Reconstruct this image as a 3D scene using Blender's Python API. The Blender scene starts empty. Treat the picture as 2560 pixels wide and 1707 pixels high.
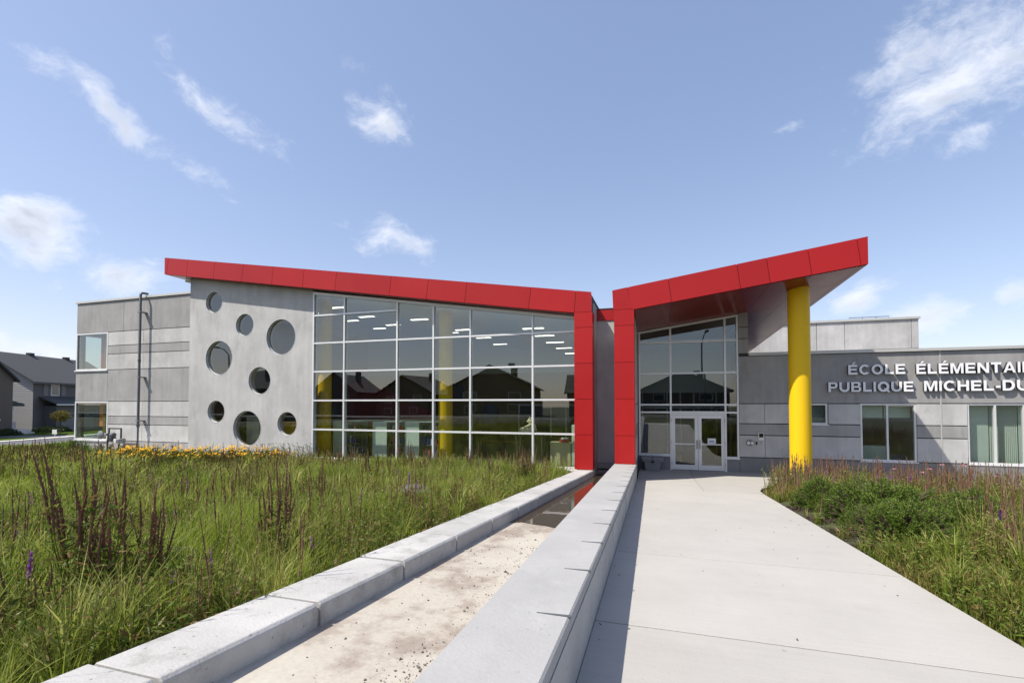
import bpy, bmesh, math, random
import numpy as np
from mathutils import Vector, Matrix

# ------------------------------------------------------------------ camera
sc = bpy.context.scene
COL = sc.collection
TH, PI_ = math.radians(16.9), math.radians(1.46)
CAMH = 2.5
fwd = Vector((-math.sin(TH) * math.cos(PI_), math.cos(TH) * math.cos(PI_), math.sin(PI_)))
rgt = Vector((math.cos(TH), math.sin(TH), 0))
upv = rgt.cross(fwd)
cam = bpy.data.objects.new('camera', bpy.data.cameras.new('camera'))
COL.objects.link(cam)
m = Matrix((rgt, upv, -fwd)).transposed().to_4x4()
m.translation = (0, 0, CAMH)
cam.matrix_world = m
cam.data.sensor_width = 36
cam.data.lens = 16.224
cam.data.shift_y = 0.0497
cam.data.clip_start = 0.05
cam.data.clip_end = 3000
sc.camera = cam

# ------------------------------------------------------------------ sky and sun
SUN = Vector((0.55, 0.46, -1.0)).normalized()      # direction the light travels
sun = bpy.data.objects.new('sun', bpy.data.lights.new('sun', 'SUN'))
COL.objects.link(sun)
sun.data.energy = 5.0
sun.data.angle = math.radians(0.53)
sun.data.color = (1.0, 0.94, 0.84)
sun.rotation_euler = SUN.to_track_quat('-Z', 'Y').to_euler()
sun.location = (-20, -15, 40)
world = bpy.data.worlds.new('World')
sc.world = world
world.use_nodes = True
sc.view_settings.view_transform = 'Standard'
sc.view_settings.look = 'None'
sc.view_settings.gamma = 1.0
sc.view_settings.exposure = 0.40
sc.view_settings.use_curve_mapping = False
sc.cycles.max_bounces = 10
sc.cycles.diffuse_bounces = 4
sc.cycles.glossy_bounces = 4
sc.cycles.transmission_bounces = 6
sc.cycles.transparent_max_bounces = 24
sc.cycles.caustics_reflective = False
sc.cycles.caustics_refractive = False
sc.cycles.sample_clamp_indirect = 4.0
sc.cycles.use_denoising = True


def sky():
    nt = world.node_tree
    N, Lk = nt.nodes, nt.links
    N.clear()
    out = N.new('ShaderNodeOutputWorld')
    st = N.new('ShaderNodeTexSky')
    st.sky_type = 'NISHITA'
    st.sun_disc = False
    st.sun_elevation = math.asin(-SUN.z)
    st.sun_rotation = math.atan2(-SUN.x, -SUN.y)
    st.air_density = 1.0
    st.dust_density = 0.7
    st.ozone_density = 1.6
    gm = N.new('ShaderNodeGamma'); gm.inputs[1].default_value = 0.60      # the photograph's softer sky gradient
    Lk.new(st.outputs[0], gm.inputs[0])
    hs = N.new('ShaderNodeHueSaturation')
    hs.inputs['Saturation'].default_value = 1.22
    hs.inputs['Value'].default_value = 1.71
    Lk.new(gm.outputs[0], hs.inputs['Color'])
    tn = N.new('ShaderNodeMix'); tn.data_type = 'RGBA'; tn.blend_type = 'MULTIPLY'; tn.inputs[0].default_value = 1
    tn.inputs[7].default_value = (1.05, .97, 1.03, 1)
    Lk.new(hs.outputs[0], tn.inputs[6])
    bg = N.new('ShaderNodeBackground')
    bg.inputs['Strength'].default_value = 0.15
    Lk.new(tn.outputs[2], bg.inputs['Color'])
    tc = N.new('ShaderNodeTexCoord')
    D = tc.outputs['Generated']
    warp = N.new('ShaderNodeTexNoise')
    warp.inputs['Scale'].default_value = 9
    warp.inputs['Detail'].default_value = 4
    Lk.new(D, warp.inputs['Vector'])
    wv = N.new('ShaderNodeVectorMath'); wv.operation = 'MULTIPLY_ADD'
    wv.inputs[1].default_value = (0.07, 0.07, 0.07)
    Lk.new(warp.outputs['Color'], wv.inputs[0])
    off = N.new('ShaderNodeVectorMath'); off.operation = 'SUBTRACT'
    off.inputs[1].default_value = (0.035, 0.035, 0.035)
    Lk.new(D, off.inputs[0])
    Lk.new(off.outputs[0], wv.inputs[2])
    W = wv.outputs[0]
    nz = N.new('ShaderNodeTexNoise')
    nz.inputs['Scale'].default_value = 17
    nz.inputs['Detail'].default_value = 9
    nz.inputs['Roughness'].default_value = 0.66
    mp = N.new('ShaderNodeMapping')
    mp.inputs['Rotation'].default_value = (0, math.radians(28), math.radians(20))
    mp.inputs['Scale'].default_value = (0.75, 0.75, 1.3)
    Lk.new(W, mp.inputs[0]); Lk.new(mp.outputs[0], nz.inputs['Vector'])
    # azimuth from the facade normal, elevation, half width, half height, tilt, opacity
    clouds = [(-56.8, 25.0, 7.3, 1.5, -28, 1.0), (-48.5, 28.0, 4.6, 1.8, -25, 1.0), (-52.6, 30.3, 2.2, 1.6, -30, .9),
              (-33.1, 31.0, 3.4, 2.1, -15, .95), (-32.5, 19.4, 4.8, 1.8, -5, 1.0), (-30.2, 22.5, 1.3, .8, 0, .5),
              (-63.6, 14.6, 3.6, 2.3, 0, 1.55), (-56.6, 11.8, 4.0, 1.6, 5, 1.35), (27.8, 27.6, 6.6, 5.4, 20, 1.3),
              (28.7, 22.5, 3.2, 1.3, 0, .9), (20.3, 10.7, 2.3, 1.9, 0, 1.3), (25.3, 8.0, 3.2, 1.7, 0, 1.4),
              (-62.4, 4.4, 2.9, 1.0, 0, 1.5), (-65.0, 4.9, 1.1, 1.3, 0, 1.5), (-37.2, 35.1, 1.6, .5, -25, .45),
              (-58.3, 32.8, .6, 1.3, 20, .45), (15.1, 27.6, 1.3, .8, 0, .42), (30.3, 8.9, 1.6, 1.0, 0, .9), (-61.3, 10.8, 1.2, .7, 0, .6)]
    clouds += [(158, 8, 7, 2.8, 0, 1.3), (174, 12, 8, 3.2, 5, 1.4), (190, 8, 7, 2.6, 0, 1.3), (203, 13, 9, 3.4, -5, 1.4), (219, 8, 8, 2.8, 0, 1.3), (233, 14, 8, 3.5, 4, 1.3)]
    rr = random.Random(11)
    for k in range(30):                                   # the same kind of scattered clouds all round
        az = 42 + k * 8.4 + rr.uniform(-3, 3)
        w = rr.uniform(4, 13)
        if az > 278:
            continue
        clouds.append((az, rr.uniform(6, 34), w, w * rr.uniform(.28, .5), rr.uniform(-20, 20), rr.uniform(.8, 1.4)))
    best = None
    shade = None
    for (az, el, hw, hh, rot, op) in clouds:
        a, e = math.radians(az), math.radians(el)
        c = Vector((math.sin(a) * math.cos(e), math.cos(a) * math.cos(e), math.sin(e)))
        tx = Vector((math.cos(a), -math.sin(a), 0))
        ty = tx.cross(c) * -1
        if ty.z < 0:
            ty = -ty
        r = math.radians(rot)
        X = tx * math.cos(r) + ty * math.sin(r)
        Z = -tx * math.sin(r) + ty * math.cos(r)
        Y = Z.cross(X)
        q = Matrix((X, Y, Z)).transposed().to_euler('XYZ')
        mpn = N.new('ShaderNodeMapping'); mpn.vector_type = 'TEXTURE'
        mpn.inputs['Location'].default_value = c
        mpn.inputs['Rotation'].default_value = q
        mpn.inputs['Scale'].default_value = (math.radians(hw) * 1.3, 0.35, math.radians(hh) * 1.35)
        Lk.new(W, mpn.inputs[0])
        ln = N.new('ShaderNodeVectorMath'); ln.operation = 'LENGTH'
        Lk.new(mpn.outputs[0], ln.inputs[0])
        ad = N.new('ShaderNodeMath'); ad.operation = 'MULTIPLY_ADD'       # op*(1-len) -> -op*len+op
        ad.inputs[1].default_value = -op
        ad.inputs[2].default_value = op * 0.9 + (op - 1) * 0.25
        Lk.new(ln.outputs['Value'], ad.inputs[0])
        if best is None:
            best = ad.outputs[0]
        else:
            mx = N.new('ShaderNodeMath'); mx.operation = 'MAXIMUM'
            Lk.new(best, mx.inputs[0]); Lk.new(ad.outputs[0], mx.inputs[1])
            best = mx.outputs[0]
    sc_ = N.new('ShaderNodeMath'); sc_.operation = 'MULTIPLY_ADD'
    sc_.inputs[1].default_value = 3.0; sc_.inputs[2].default_value = -1.58
    Lk.new(nz.outputs['Fac'], sc_.inputs[0])
    sm = N.new('ShaderNodeMath'); sm.operation = 'ADD'
    Lk.new(sc_.outputs[0], sm.inputs[0]); Lk.new(best, sm.inputs[1])
    mr = N.new('ShaderNodeMapRange'); mr.interpolation_type = 'SMOOTHSTEP'
    mr.inputs['From Min'].default_value = -0.05
    mr.inputs['From Max'].default_value = 1.3
    mr.inputs['To Max'].default_value = 0.85
    Lk.new(sm.outputs[0], mr.inputs['Value'])
    # thick middles turn a little grey at the base
    dn = N.new('ShaderNodeMapRange')
    dn.inputs['From Min'].default_value = 0.5; dn.inputs['From Max'].default_value = 1.3
    Lk.new(sm.outputs[0], dn.inputs['Value'])
    up_ = N.new('ShaderNodeVectorMath'); up_.operation = 'ADD'; up_.inputs[1].default_value = (-.008, -.008, .022)
    Lk.new(mp.outputs[0], up_.inputs[0])
    n3 = N.new('ShaderNodeTexNoise'); n3.inputs['Scale'].default_value = 17; n3.inputs['Detail'].default_value = 5
    Lk.new(up_.outputs[0], n3.inputs['Vector'])
    sd = N.new('ShaderNodeMapRange'); sd.inputs['From Min'].default_value = .45; sd.inputs['From Max'].default_value = .68
    Lk.new(n3.outputs['Fac'], sd.inputs['Value'])
    sh = N.new('ShaderNodeMath'); sh.operation = 'MULTIPLY'
    Lk.new(sd.outputs[0], sh.inputs[0]); Lk.new(dn.outputs[0], sh.inputs[1])
    cr = N.new('ShaderNodeMix'); cr.data_type = 'RGBA'
    cr.inputs[6].default_value = (0.75, 0.78, 0.86, 1)
    cr.inputs[7].default_value = (0.46, 0.49, 0.55, 1)
    Lk.new(sh.outputs[0], cr.inputs[0])
    cb = N.new('ShaderNodeBackground')
    cb.inputs['Strength'].default_value = 1.0
    Lk.new(cr.outputs[2], cb.inputs['Color'])
    mxs = N.new('ShaderNodeMixShader')
    Lk.new(mr.outputs[0], mxs.inputs[0]); Lk.new(bg.outputs[0], mxs.inputs[1]); Lk.new(cb.outputs[0], mxs.inputs[2])
    Lk.new(mxs.outputs[0], out.inputs[0])
    world.cycles.sampling_method = 'MANUAL'
    world.cycles.sample_map_resolution = 512


sky()

# ------------------------------------------------------------------ materials
MATS = {}


def nodes(name):
    mt = bpy.data.materials.new(name)
    mt.use_nodes = True
    nt = mt.node_tree
    p = nt.nodes['Principled BSDF']
    MATS[name] = mt
    return mt, nt, nt.nodes, nt.links, p


def plain(name, col, rough=.5, metal=0, spec=.5, emit=None, es=1, vary=0.0):
    mt, nt, N, L, p = nodes(name)
    p.inputs['Base Color'].default_value = (*col, 1)
    p.inputs['Roughness'].default_value = rough
    p.inputs['Metallic'].default_value = metal
    p.inputs['Specular IOR Level'].default_value = spec
    if emit:
        p.inputs['Emission Color'].default_value = (*emit, 1)
        p.inputs['Emission Strength'].default_value = es
    if vary:
        oi = N.new('ShaderNodeObjectInfo')
        nz = N.new('ShaderNodeTexNoise'); nz.inputs['Scale'].default_value = 1.3; nz.inputs['Detail'].default_value = 5
        g = N.new('ShaderNodeNewGeometry'); L.new(g.outputs['Position'], nz.inputs['Vector'])
        ad = N.new('ShaderNodeMath'); ad.operation = 'ADD'
        L.new(oi.outputs['Random'], ad.inputs[0]); L.new(nz.outputs['Fac'], ad.inputs[1])
        mr = N.new('ShaderNodeMapRange'); mr.inputs['From Max'].default_value = 2
        mr.inputs['To Min'].default_value = 1 - vary; mr.inputs['To Max'].default_value = 1 + vary
        L.new(ad.outputs[0], mr.inputs['Value'])
        hs = N.new('ShaderNodeHueSaturation'); hs.inputs['Color'].default_value = (*col, 1)
        L.new(mr.outputs[0], hs.inputs['Value']); L.new(hs.outputs[0], p.inputs['Base Color'])
        m2 = N.new('ShaderNodeMapRange'); m2.inputs['To Min'].default_value = rough * .75; m2.inputs['To Max'].default_value = min(1, rough * 1.3)
        L.new(nz.outputs['Fac'], m2.inputs['Value']); L.new(m2.outputs[0], p.inputs['Roughness'])
    return mt


def ramp(N, stops):
    r = N.new('ShaderNodeValToRGB')
    e = r.color_ramp.elements
    while len(e) < len(stops):
        e.new(0.5)
    for k, (pos, c) in enumerate(stops):
        e[k].position = pos
        e[k].color = (*c, 1) if len(c) == 3 else c
    return r


def concrete(name, c, amt=.22, streak=.5, pits=.5, bump=.15, scale=1.0, pale=None, stain=0.0, drip=1.0, broom=0.0):
    """cast concrete: cloudy tone, vertical run marks, pin holes, a tone of its own per piece"""
    mt, nt, N, L, p = nodes(name)
    g = N.new('ShaderNodeNewGeometry')
    P = g.outputs['Position']
    big = N.new('ShaderNodeTexNoise'); big.inputs['Scale'].default_value = .8 * scale; big.inputs['Detail'].default_value = 7
    big.inputs['Roughness'].default_value = .6
    L.new(P, big.inputs['Vector'])
    fine = N.new('ShaderNodeTexNoise'); fine.inputs['Scale'].default_value = 38 * scale; fine.inputs['Detail'].default_value = 4
    L.new(P, fine.inputs['Vector'])
    mp = N.new('ShaderNodeMapping'); mp.inputs['Scale'].default_value = (3.2, 3.2, .22)
    L.new(P, mp.inputs[0])
    st = N.new('ShaderNodeTexNoise'); st.inputs['Scale'].default_value = 1.6; st.inputs['Detail'].default_value = 6
    L.new(mp.outputs[0], st.inputs['Vector'])
    vo = N.new('ShaderNodeTexVoronoi'); vo.inputs['Scale'].default_value = 9 * scale
    L.new(P, vo.inputs['Vector'])
    pit = N.new('ShaderNodeMapRange'); pit.inputs['From Min'].default_value = .07; pit.inputs['From Max'].default_value = .13
    pit.inputs['To Min'].default_value = 1 - pits * .45; pit.inputs['To Max'].default_value = 1
    L.new(vo.outputs['Distance'], pit.inputs['Value'])
    oi = N.new('ShaderNodeObjectInfo')

    def madd(src, mul, add):
        n = N.new('ShaderNodeMath'); n.operation = 'MULTIPLY_ADD'
        n.inputs[1].default_value = mul
        L.new(src, n.inputs[0])
        if isinstance(add, (int, float)):
            n.inputs[2].default_value = add
        else:
            L.new(add, n.inputs[2])
        return n.outputs[0]
    v = madd(big.outputs['Fac'], amt * 2.4, 1 - amt * 1.2 - streak * amt - .045 - .05)
    v = madd(st.outputs['Fac'], streak * amt * 2, v)
    v = madd(fine.outputs['Fac'], .09, v)
    v = madd(oi.outputs['Random'], .10, v)
    mul = N.new('ShaderNodeMath'); mul.operation = 'MULTIPLY'
    L.new(v, mul.inputs[0]); L.new(pit.outputs[0], mul.inputs[1])
    hs = N.new('ShaderNodeHueSaturation'); hs.inputs['Color'].default_value = (*c, 1)
    L.new(mul.outputs[0], hs.inputs['Value'])
    src = hs.outputs[0]
    if pale:                                               # whitish lime runs
        mp2 = N.new('ShaderNodeMapping'); mp2.inputs['Scale'].default_value = (1, 1, .45); mp2.inputs['Location'].default_value = (3, 7, 1)
        L.new(P, mp2.inputs[0])
        n2 = N.new('ShaderNodeTexNoise'); n2.inputs['Scale'].default_value = 2.4; n2.inputs['Detail'].default_value = 8; n2.inputs['Roughness'].default_value = .7
        L.new(mp2.outputs[0], n2.inputs['Vector'])
        r2 = N.new('ShaderNodeMapRange'); r2.inputs['From Min'].default_value = .56; r2.inputs['From Max'].default_value = .76; r2.inputs['To Max'].default_value = .6
        L.new(n2.outputs['Fac'], r2.inputs['Value'])
        mx = N.new('ShaderNodeMix'); mx.data_type = 'RGBA'; mx.inputs[7].default_value = (*pale, 1)
        L.new(r2.outputs[0], mx.inputs[0]); L.new(src, mx.inputs[6]); src = mx.outputs[2]
    if stain:                                              # dark weather marks
        mp3 = N.new('ShaderNodeMapping'); mp3.inputs['Scale'].default_value = (1, 1, drip); mp3.inputs['Location'].default_value = (11, 5, 2)
        L.new(P, mp3.inputs[0])
        n4 = N.new('ShaderNodeTexNoise'); n4.inputs['Scale'].default_value = 2.6; n4.inputs['Detail'].default_value = 9; n4.inputs['Roughness'].default_value = .72
        L.new(mp3.outputs[0], n4.inputs['Vector'])
        r4 = N.new('ShaderNodeMapRange'); r4.inputs['From Min'].default_value = .54; r4.inputs['From Max'].default_value = .70; r4.inputs['To Max'].default_value = stain
        L.new(n4.outputs['Fac'], r4.inputs['Value'])
        mx = N.new('ShaderNodeMix'); mx.data_type = 'RGBA'; mx.inputs[7].default_value = (c[0] * .42, c[1] * .40, c[2] * .37, 1)
        L.new(r4.outputs[0], mx.inputs[0]); L.new(src, mx.inputs[6]); src = mx.outputs[2]
    L.new(src, p.inputs['Base Color'])
    p.inputs['Roughness'].default_value = .85
    p.inputs['Specular IOR Level'].default_value = .3
    b = N.new('ShaderNodeBump'); b.inputs['Strength'].default_value = bump; b.inputs['Distance'].default_value = .02
    hm = N.new('ShaderNodeMath'); hm.operation = 'MULTIPLY'
    L.new(fine.outputs['Fac'], hm.inputs[0]); L.new(pit.outputs[0], hm.inputs[1])
    hh = hm.outputs[0]
    if broom:                                              # fine brushed ridges across the path
        mb_ = N.new('ShaderNodeMapping'); mb_.inputs['Scale'].default_value = (.5, 60, 1)
        L.new(P, mb_.inputs[0])
        nb = N.new('ShaderNodeTexNoise'); nb.inputs['Scale'].default_value = 2.2; nb.inputs['Detail'].default_value = 3
        L.new(mb_.outputs[0], nb.inputs['Vector'])
        hh = madd(nb.outputs['Fac'], broom, hh)
        vb = N.new('ShaderNodeMapRange'); vb.inputs['To Min'].default_value = .90; vb.inputs['To Max'].default_value = 1.09
        L.new(nb.outputs['Fac'], vb.inputs['Value'])
        h2 = N.new('ShaderNodeHueSaturation'); L.new(src, h2.inputs['Color']); L.new(vb.outputs[0], h2.inputs['Value'])
        L.new(h2.outputs[0], p.inputs['Base Color'])
    L.new(hh, b.inputs['Height']); L.new(b.outputs[0], p.inputs['Normal'])
    return mt


concrete('concrete_wall', (.47, .465, .457), .30, .5, .45, .14, pale=(.54, .535, .525), stain=.30, drip=.35)
concrete('concrete_light', (.475, .47, .46), .34, .4, .25, .10, pale=(.60, .595, .58), stain=.30, drip=.6)
concrete('concrete_dark', (.32, .315, .31), .28, .6, .3, .10, stain=.30, drip=.3)
concrete('concrete_base', (.20, .20, .20), .15, .4, .1, .08)
concrete('concrete_groove', (.06, .06, .058), .15, .3, .1, .05)
concrete('concrete_curb', (.415, .408, .397), .27, .25, 1.0, .25, 1.3, pale=(.48, .475, .465), stain=.55)
concrete('concrete_cap', (.355, .352, .345), .17, .1, .35, .15, 1.2, pale=(.42, .42, .415), stain=.12)
concrete('paving', (.385, .372, .346), .10, .0, .2, .12, 1.4, pale=(.405, .392, .366), stain=.07, broom=.6)
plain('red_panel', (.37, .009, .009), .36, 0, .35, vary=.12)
plain('red_shade', (.30, .02, .02), .45)
plain('yellow_paint', (.80, .50, .010), .45, 0, .25, vary=.05)
plain('soffit_metal', (.50, .45, .47), .14, .35, .6, vary=.06)
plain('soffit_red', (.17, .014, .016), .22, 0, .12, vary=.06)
plain('aluminium', (.72, .72, .72), .42, .25, .5, vary=.05)
plain('aluminium_dim', (.52, .53, .53), .45, .3)
plain('coping_metal', (.55, .54, .51), .45, .3, .5, vary=.05)
plain('letter_metal', (.85, .85, .87), .5, 0)
plain('letter_side', (.03, .03, .035), .5)
plain('galvanised', (.10, .11, .12), .5, .2, .4, vary=.1)
plain('meter_grey', (.22, .23, .24), .4, .3)
plain('dark_steel', (.05, .055, .06), .45, .5)
plain('black_rubber', (.015, .015, .016), .6)
plain('roof_gravel', (.26, .25, .24), .9, vary=.1)
plain('roof_dark', (.03, .03, .032), .8)
plain('plastic_grey', (.20, .21, .22), .5)
plain('white_plaster', (.78, .78, .75), .8)
plain('ceiling_white', (.80, .80, .77), .8)
plain('floor_vinyl', (.12, .11, .095), .5)
plain('inner_red', (.30, .010, .012), .7)
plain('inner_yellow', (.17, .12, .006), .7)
plain('inner_orange', (.75, .22, .01), .6)
plain('inner_navy', (.02, .03, .06), .4)
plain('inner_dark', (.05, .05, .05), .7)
plain('mint_laminate', (.66, .74, .67), .5)
plain('beige_laminate', (.62, .58, .34), .6)
plain('blind_fabric', (.62, .68, .64), .8)
plain('curtain_fabric', (.66, .70, .66), .8)
plain('plush', (.72, .64, .42), .95, vary=.08)
plain('book_blue', (.03, .08, .30), .6)
plain('book_white', (.7, .7, .66), .6)
plain('book_red', (.4, .03, .03), .6)
plain('lamp_diffuser', (.9, .9, .85), .5, emit=(1, .95, .82), es=3.0)
plain('paper', (.75, .77, .80), .8)
plain('paper_print', (.35, .42, .52), .8)
plain('screen_black', (.01, .01, .012), .2)
plain('asphalt', (.10, .10, .105), .9, vary=.15)
plain('path_concrete', (.55, .53, .50), .85, vary=.06)
plain('mulch', (.05, .032, .022), .95, vary=.25)
plain('stone_boulder', (.13, .125, .12), .9, vary=.3)
plain('pebble', (.14, .135, .13), .9, vary=.4)
plain('debris', (.05, .045, .04), .9)
plain('bark', (.09, .065, .045), .9, vary=.2)
plain('brick_brown', (.12, .098, .085), .9, vary=.12)
plain('siding_grey', (.42, .41, .40), .7, vary=.05)
plain('siding_dark', (.105, .10, .105), .75, vary=.06)
plain('shingle', (.055, .056, .06), .92, vary=.22)
plain('trim_white', (.6, .6, .6), .6)
plain('garage_grey', (.16, .155, .16), .7)
plain('house_glass', (.05, .06, .07), .08, 0, .8)


def glass_mat(name, tint, ior=1.75, extra=.02):
    mt, nt, N, L, p = nodes(name)
    N.remove(p)
    out = N['Material Output']
    tr = N.new('ShaderNodeBsdfTransparent'); tr.inputs['Color'].default_value = (*tint, 1)
    gl = N.new('ShaderNodeBsdfGlossy'); gl.inputs['Roughness'].default_value = 0.0
    gl.inputs['Color'].default_value = (.92, .97, .95, 1)
    fr = N.new('ShaderNodeFresnel')
    bf = N.new('ShaderNodeNewGeometry')
    ex = N.new('ShaderNodeMath'); ex.operation = 'MULTIPLY_ADD'; ex.inputs[1].default_value = -2; ex.inputs[2].default_value = 1
    L.new(bf.outputs['Backfacing'], ex.inputs[0])
    pw = N.new('ShaderNodeMath'); pw.operation = 'POWER'; pw.inputs[0].default_value = ior
    L.new(ex.outputs[0], pw.inputs[1]); L.new(pw.outputs[0], fr.inputs['IOR'])          # the same mirror from either side
    nz = N.new('ShaderNodeTexNoise'); nz.inputs['Scale'].default_value = .55; nz.inputs['Detail'].default_value = 1
    g = N.new('ShaderNodeNewGeometry'); L.new(g.outputs['Position'], nz.inputs['Vector'])
    b = N.new('ShaderNodeBump'); b.inputs['Strength'].default_value = .03; b.inputs['Distance'].default_value = .05
    L.new(nz.outputs['Fac'], b.inputs['Height']); L.new(b.outputs[0], gl.inputs['Normal'])
    ad = N.new('ShaderNodeMath'); ad.operation = 'ADD'; ad.inputs[1].default_value = extra
    L.new(fr.outputs[0], ad.inputs[0])
    mx = N.new('ShaderNodeMixShader')
    L.new(ad.outputs[0], mx.inputs[0]); L.new(tr.outputs[0], mx.inputs[1]); L.new(gl.outputs[0], mx.inputs[2])
    L.new(mx.outputs[0], out.inputs[0])
    return mt


glass_mat('glass', (.73, .80, .76), 2.2)
glass_mat('glass_round', (.82, .82, .77), 1.95, .02)
glass_mat('glass_dark', (.46, .52, .50), 2.1, .01)


def leaf_mat(name, cols, trans=.35, patch=None, scale=.45, patch2=None):
    """foliage: a tone per blade, drifting in patches, light passing through"""
    mt, nt, N, L, p = nodes(name)
    N.remove(p)
    out = N['Material Output']
    g = N.new('ShaderNodeNewGeometry')
    n = len(cols)
    r = ramp(N, [(k / max(1, n - 1), c) for k, c in enumerate(cols)])
    L.new(g.outputs['Random Per Island'], r.inputs[0])
    src = r.outputs[0]
    if patch:
        nz = N.new('ShaderNodeTexNoise'); nz.inputs['Scale'].default_value = scale; nz.inputs['Detail'].default_value = 4
        L.new(g.outputs['Position'], nz.inputs['Vector'])
        mr = N.new('ShaderNodeMapRange'); mr.inputs['From Min'].default_value = .42; mr.inputs['From Max'].default_value = .62; mr.inputs['To Max'].default_value = .6
        L.new(nz.outputs['Fac'], mr.inputs['Value'])
        mx = N.new('ShaderNodeMix'); mx.data_type = 'RGBA'; mx.inputs[7].default_value = (*patch, 1)
        L.new(mr.outputs[0], mx.inputs[0]); L.new(src, mx.inputs[6]); src = mx.outputs[2]
    if patch2:
        mq = N.new('ShaderNodeMapping'); mq.inputs['Location'].default_value = (31, 17, 0); L.new(g.outputs['Position'], mq.inputs[0])
        nz = N.new('ShaderNodeTexNoise'); nz.inputs['Scale'].default_value = scale * 1.5; nz.inputs['Detail'].default_value = 5
        L.new(mq.outputs[0], nz.inputs['Vector'])
        mr = N.new('ShaderNodeMapRange'); mr.inputs['From Min'].default_value = .46; mr.inputs['From Max'].default_value = .62; mr.inputs['To Max'].default_value = .7
        L.new(nz.outputs['Fac'], mr.inputs['Value'])
        mx = N.new('ShaderNodeMix'); mx.data_type = 'RGBA'; mx.inputs[7].default_value = (*patch2, 1)
        L.new(mr.outputs[0], mx.inputs[0]); L.new(src, mx.inputs[6]); src = mx.outputs[2]
    d = N.new('ShaderNodeBsdfDiffuse'); L.new(src, d.inputs[0])
    t = N.new('ShaderNodeBsdfTranslucent'); L.new(src, t.inputs[0])
    ms = N.new('ShaderNodeMixShader'); ms.inputs[0].default_value = trans
    L.new(d.outputs[0], ms.inputs[1]); L.new(t.outputs[0], ms.inputs[2])
    gl = N.new('ShaderNodeBsdfGlossy'); gl.inputs['Roughness'].default_value = .45
    m2 = N.new('ShaderNodeMixShader'); m2.inputs[0].default_value = .015
    L.new(ms.outputs[0], m2.inputs[1]); L.new(gl.outputs[0], m2.inputs[2])
    L.new(m2.outputs[0], out.inputs[0])
    return mt


leaf_mat('grass_leaf', [(.16, .245, .018), (.23, .34, .026), (.30, .385, .038), (.37, .40, .08), (.20, .305, .02), (.48, .44, .18)], .5, (.085, .145, .018), .5, (.30, .345, .07))
leaf_mat('seed_head', [(.40, .36, .13), (.33, .31, .09), (.46, .42, .18), (.28, .26, .08)], .4)
leaf_mat('grass_right', [(.17, .22, .027), (.24, .29, .038), (.28, .31, .055), (.19, .25, .027), (.35, .31, .11), (.28, .19, .08)], .5, (.13, .18, .025), .45, (.32, .24, .09))
leaf_mat('tussock_leaf', [(.30, .37, .05), (.36, .40, .07), (.24, .32, .03), (.42, .42, .12), (.20, .30, .025)], .5, (.16, .25, .022), .8, (.44, .42, .13))
leaf_mat('lawn_leaf', [(.07, .12, .02), (.09, .14, .025), (.11, .15, .03)], .35)
leaf_mat('sedge_leaf', [(.27, .33, .05), (.33, .36, .08), (.22, .29, .04), (.42, .40, .14)], .45)
leaf_mat('reed_leaf', [(.05, .10, .02), (.07, .13, .025), (.10, .15, .03)], .35)
leaf_mat('forb_leaf', [(.085, .14, .022), (.13, .19, .03), (.17, .21, .04), (.20, .19, .05), (.19, .10, .05)], .35)
leaf_mat('red_weed', [(.16, .10, .05), (.20, .13, .06), (.14, .13, .04), (.18, .08, .05), (.11, .13, .03)], .35)
leaf_mat('spike_maroon', [(.13, .055, .045), (.18, .085, .065), (.16, .08, .055), (.22, .12, .085)], .15)
leaf_mat('spike_brown', [(.20, .10, .075), (.25, .14, .09), (.18, .085, .07), (.24, .19, .10), (.27, .16, .12)], .15)
leaf_mat('petal_purple', [(.27, .06, .34), (.34, .10, .42), (.22, .05, .27)], .3)
leaf_mat('petal_pink', [(.45, .20, .26), (.50, .28, .30)], .3)
leaf_mat('petal_yellow', [(.75, .42, .01), (.80, .48, .02), (.68, .33, .008)], .25)
leaf_mat('petal_white', [(.6, .6, .52), (.7, .7, .62)], .3)
leaf_mat('cone_brown', [(.05, .025, .012), (.08, .03, .015)], .0)
leaf_mat('pine_needle', [(.085, .15, .025), (.13, .205, .032), (.19, .26, .04), (.10, .175, .025)], .3)
leaf_mat('tree_leaf', [(.12, .13, .03), (.16, .14, .03), (.22, .15, .03), (.10, .12, .03)], .35)
leaf_mat('dark_shrub', [(.03, .05, .015), (.045, .07, .02)], .25)


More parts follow.
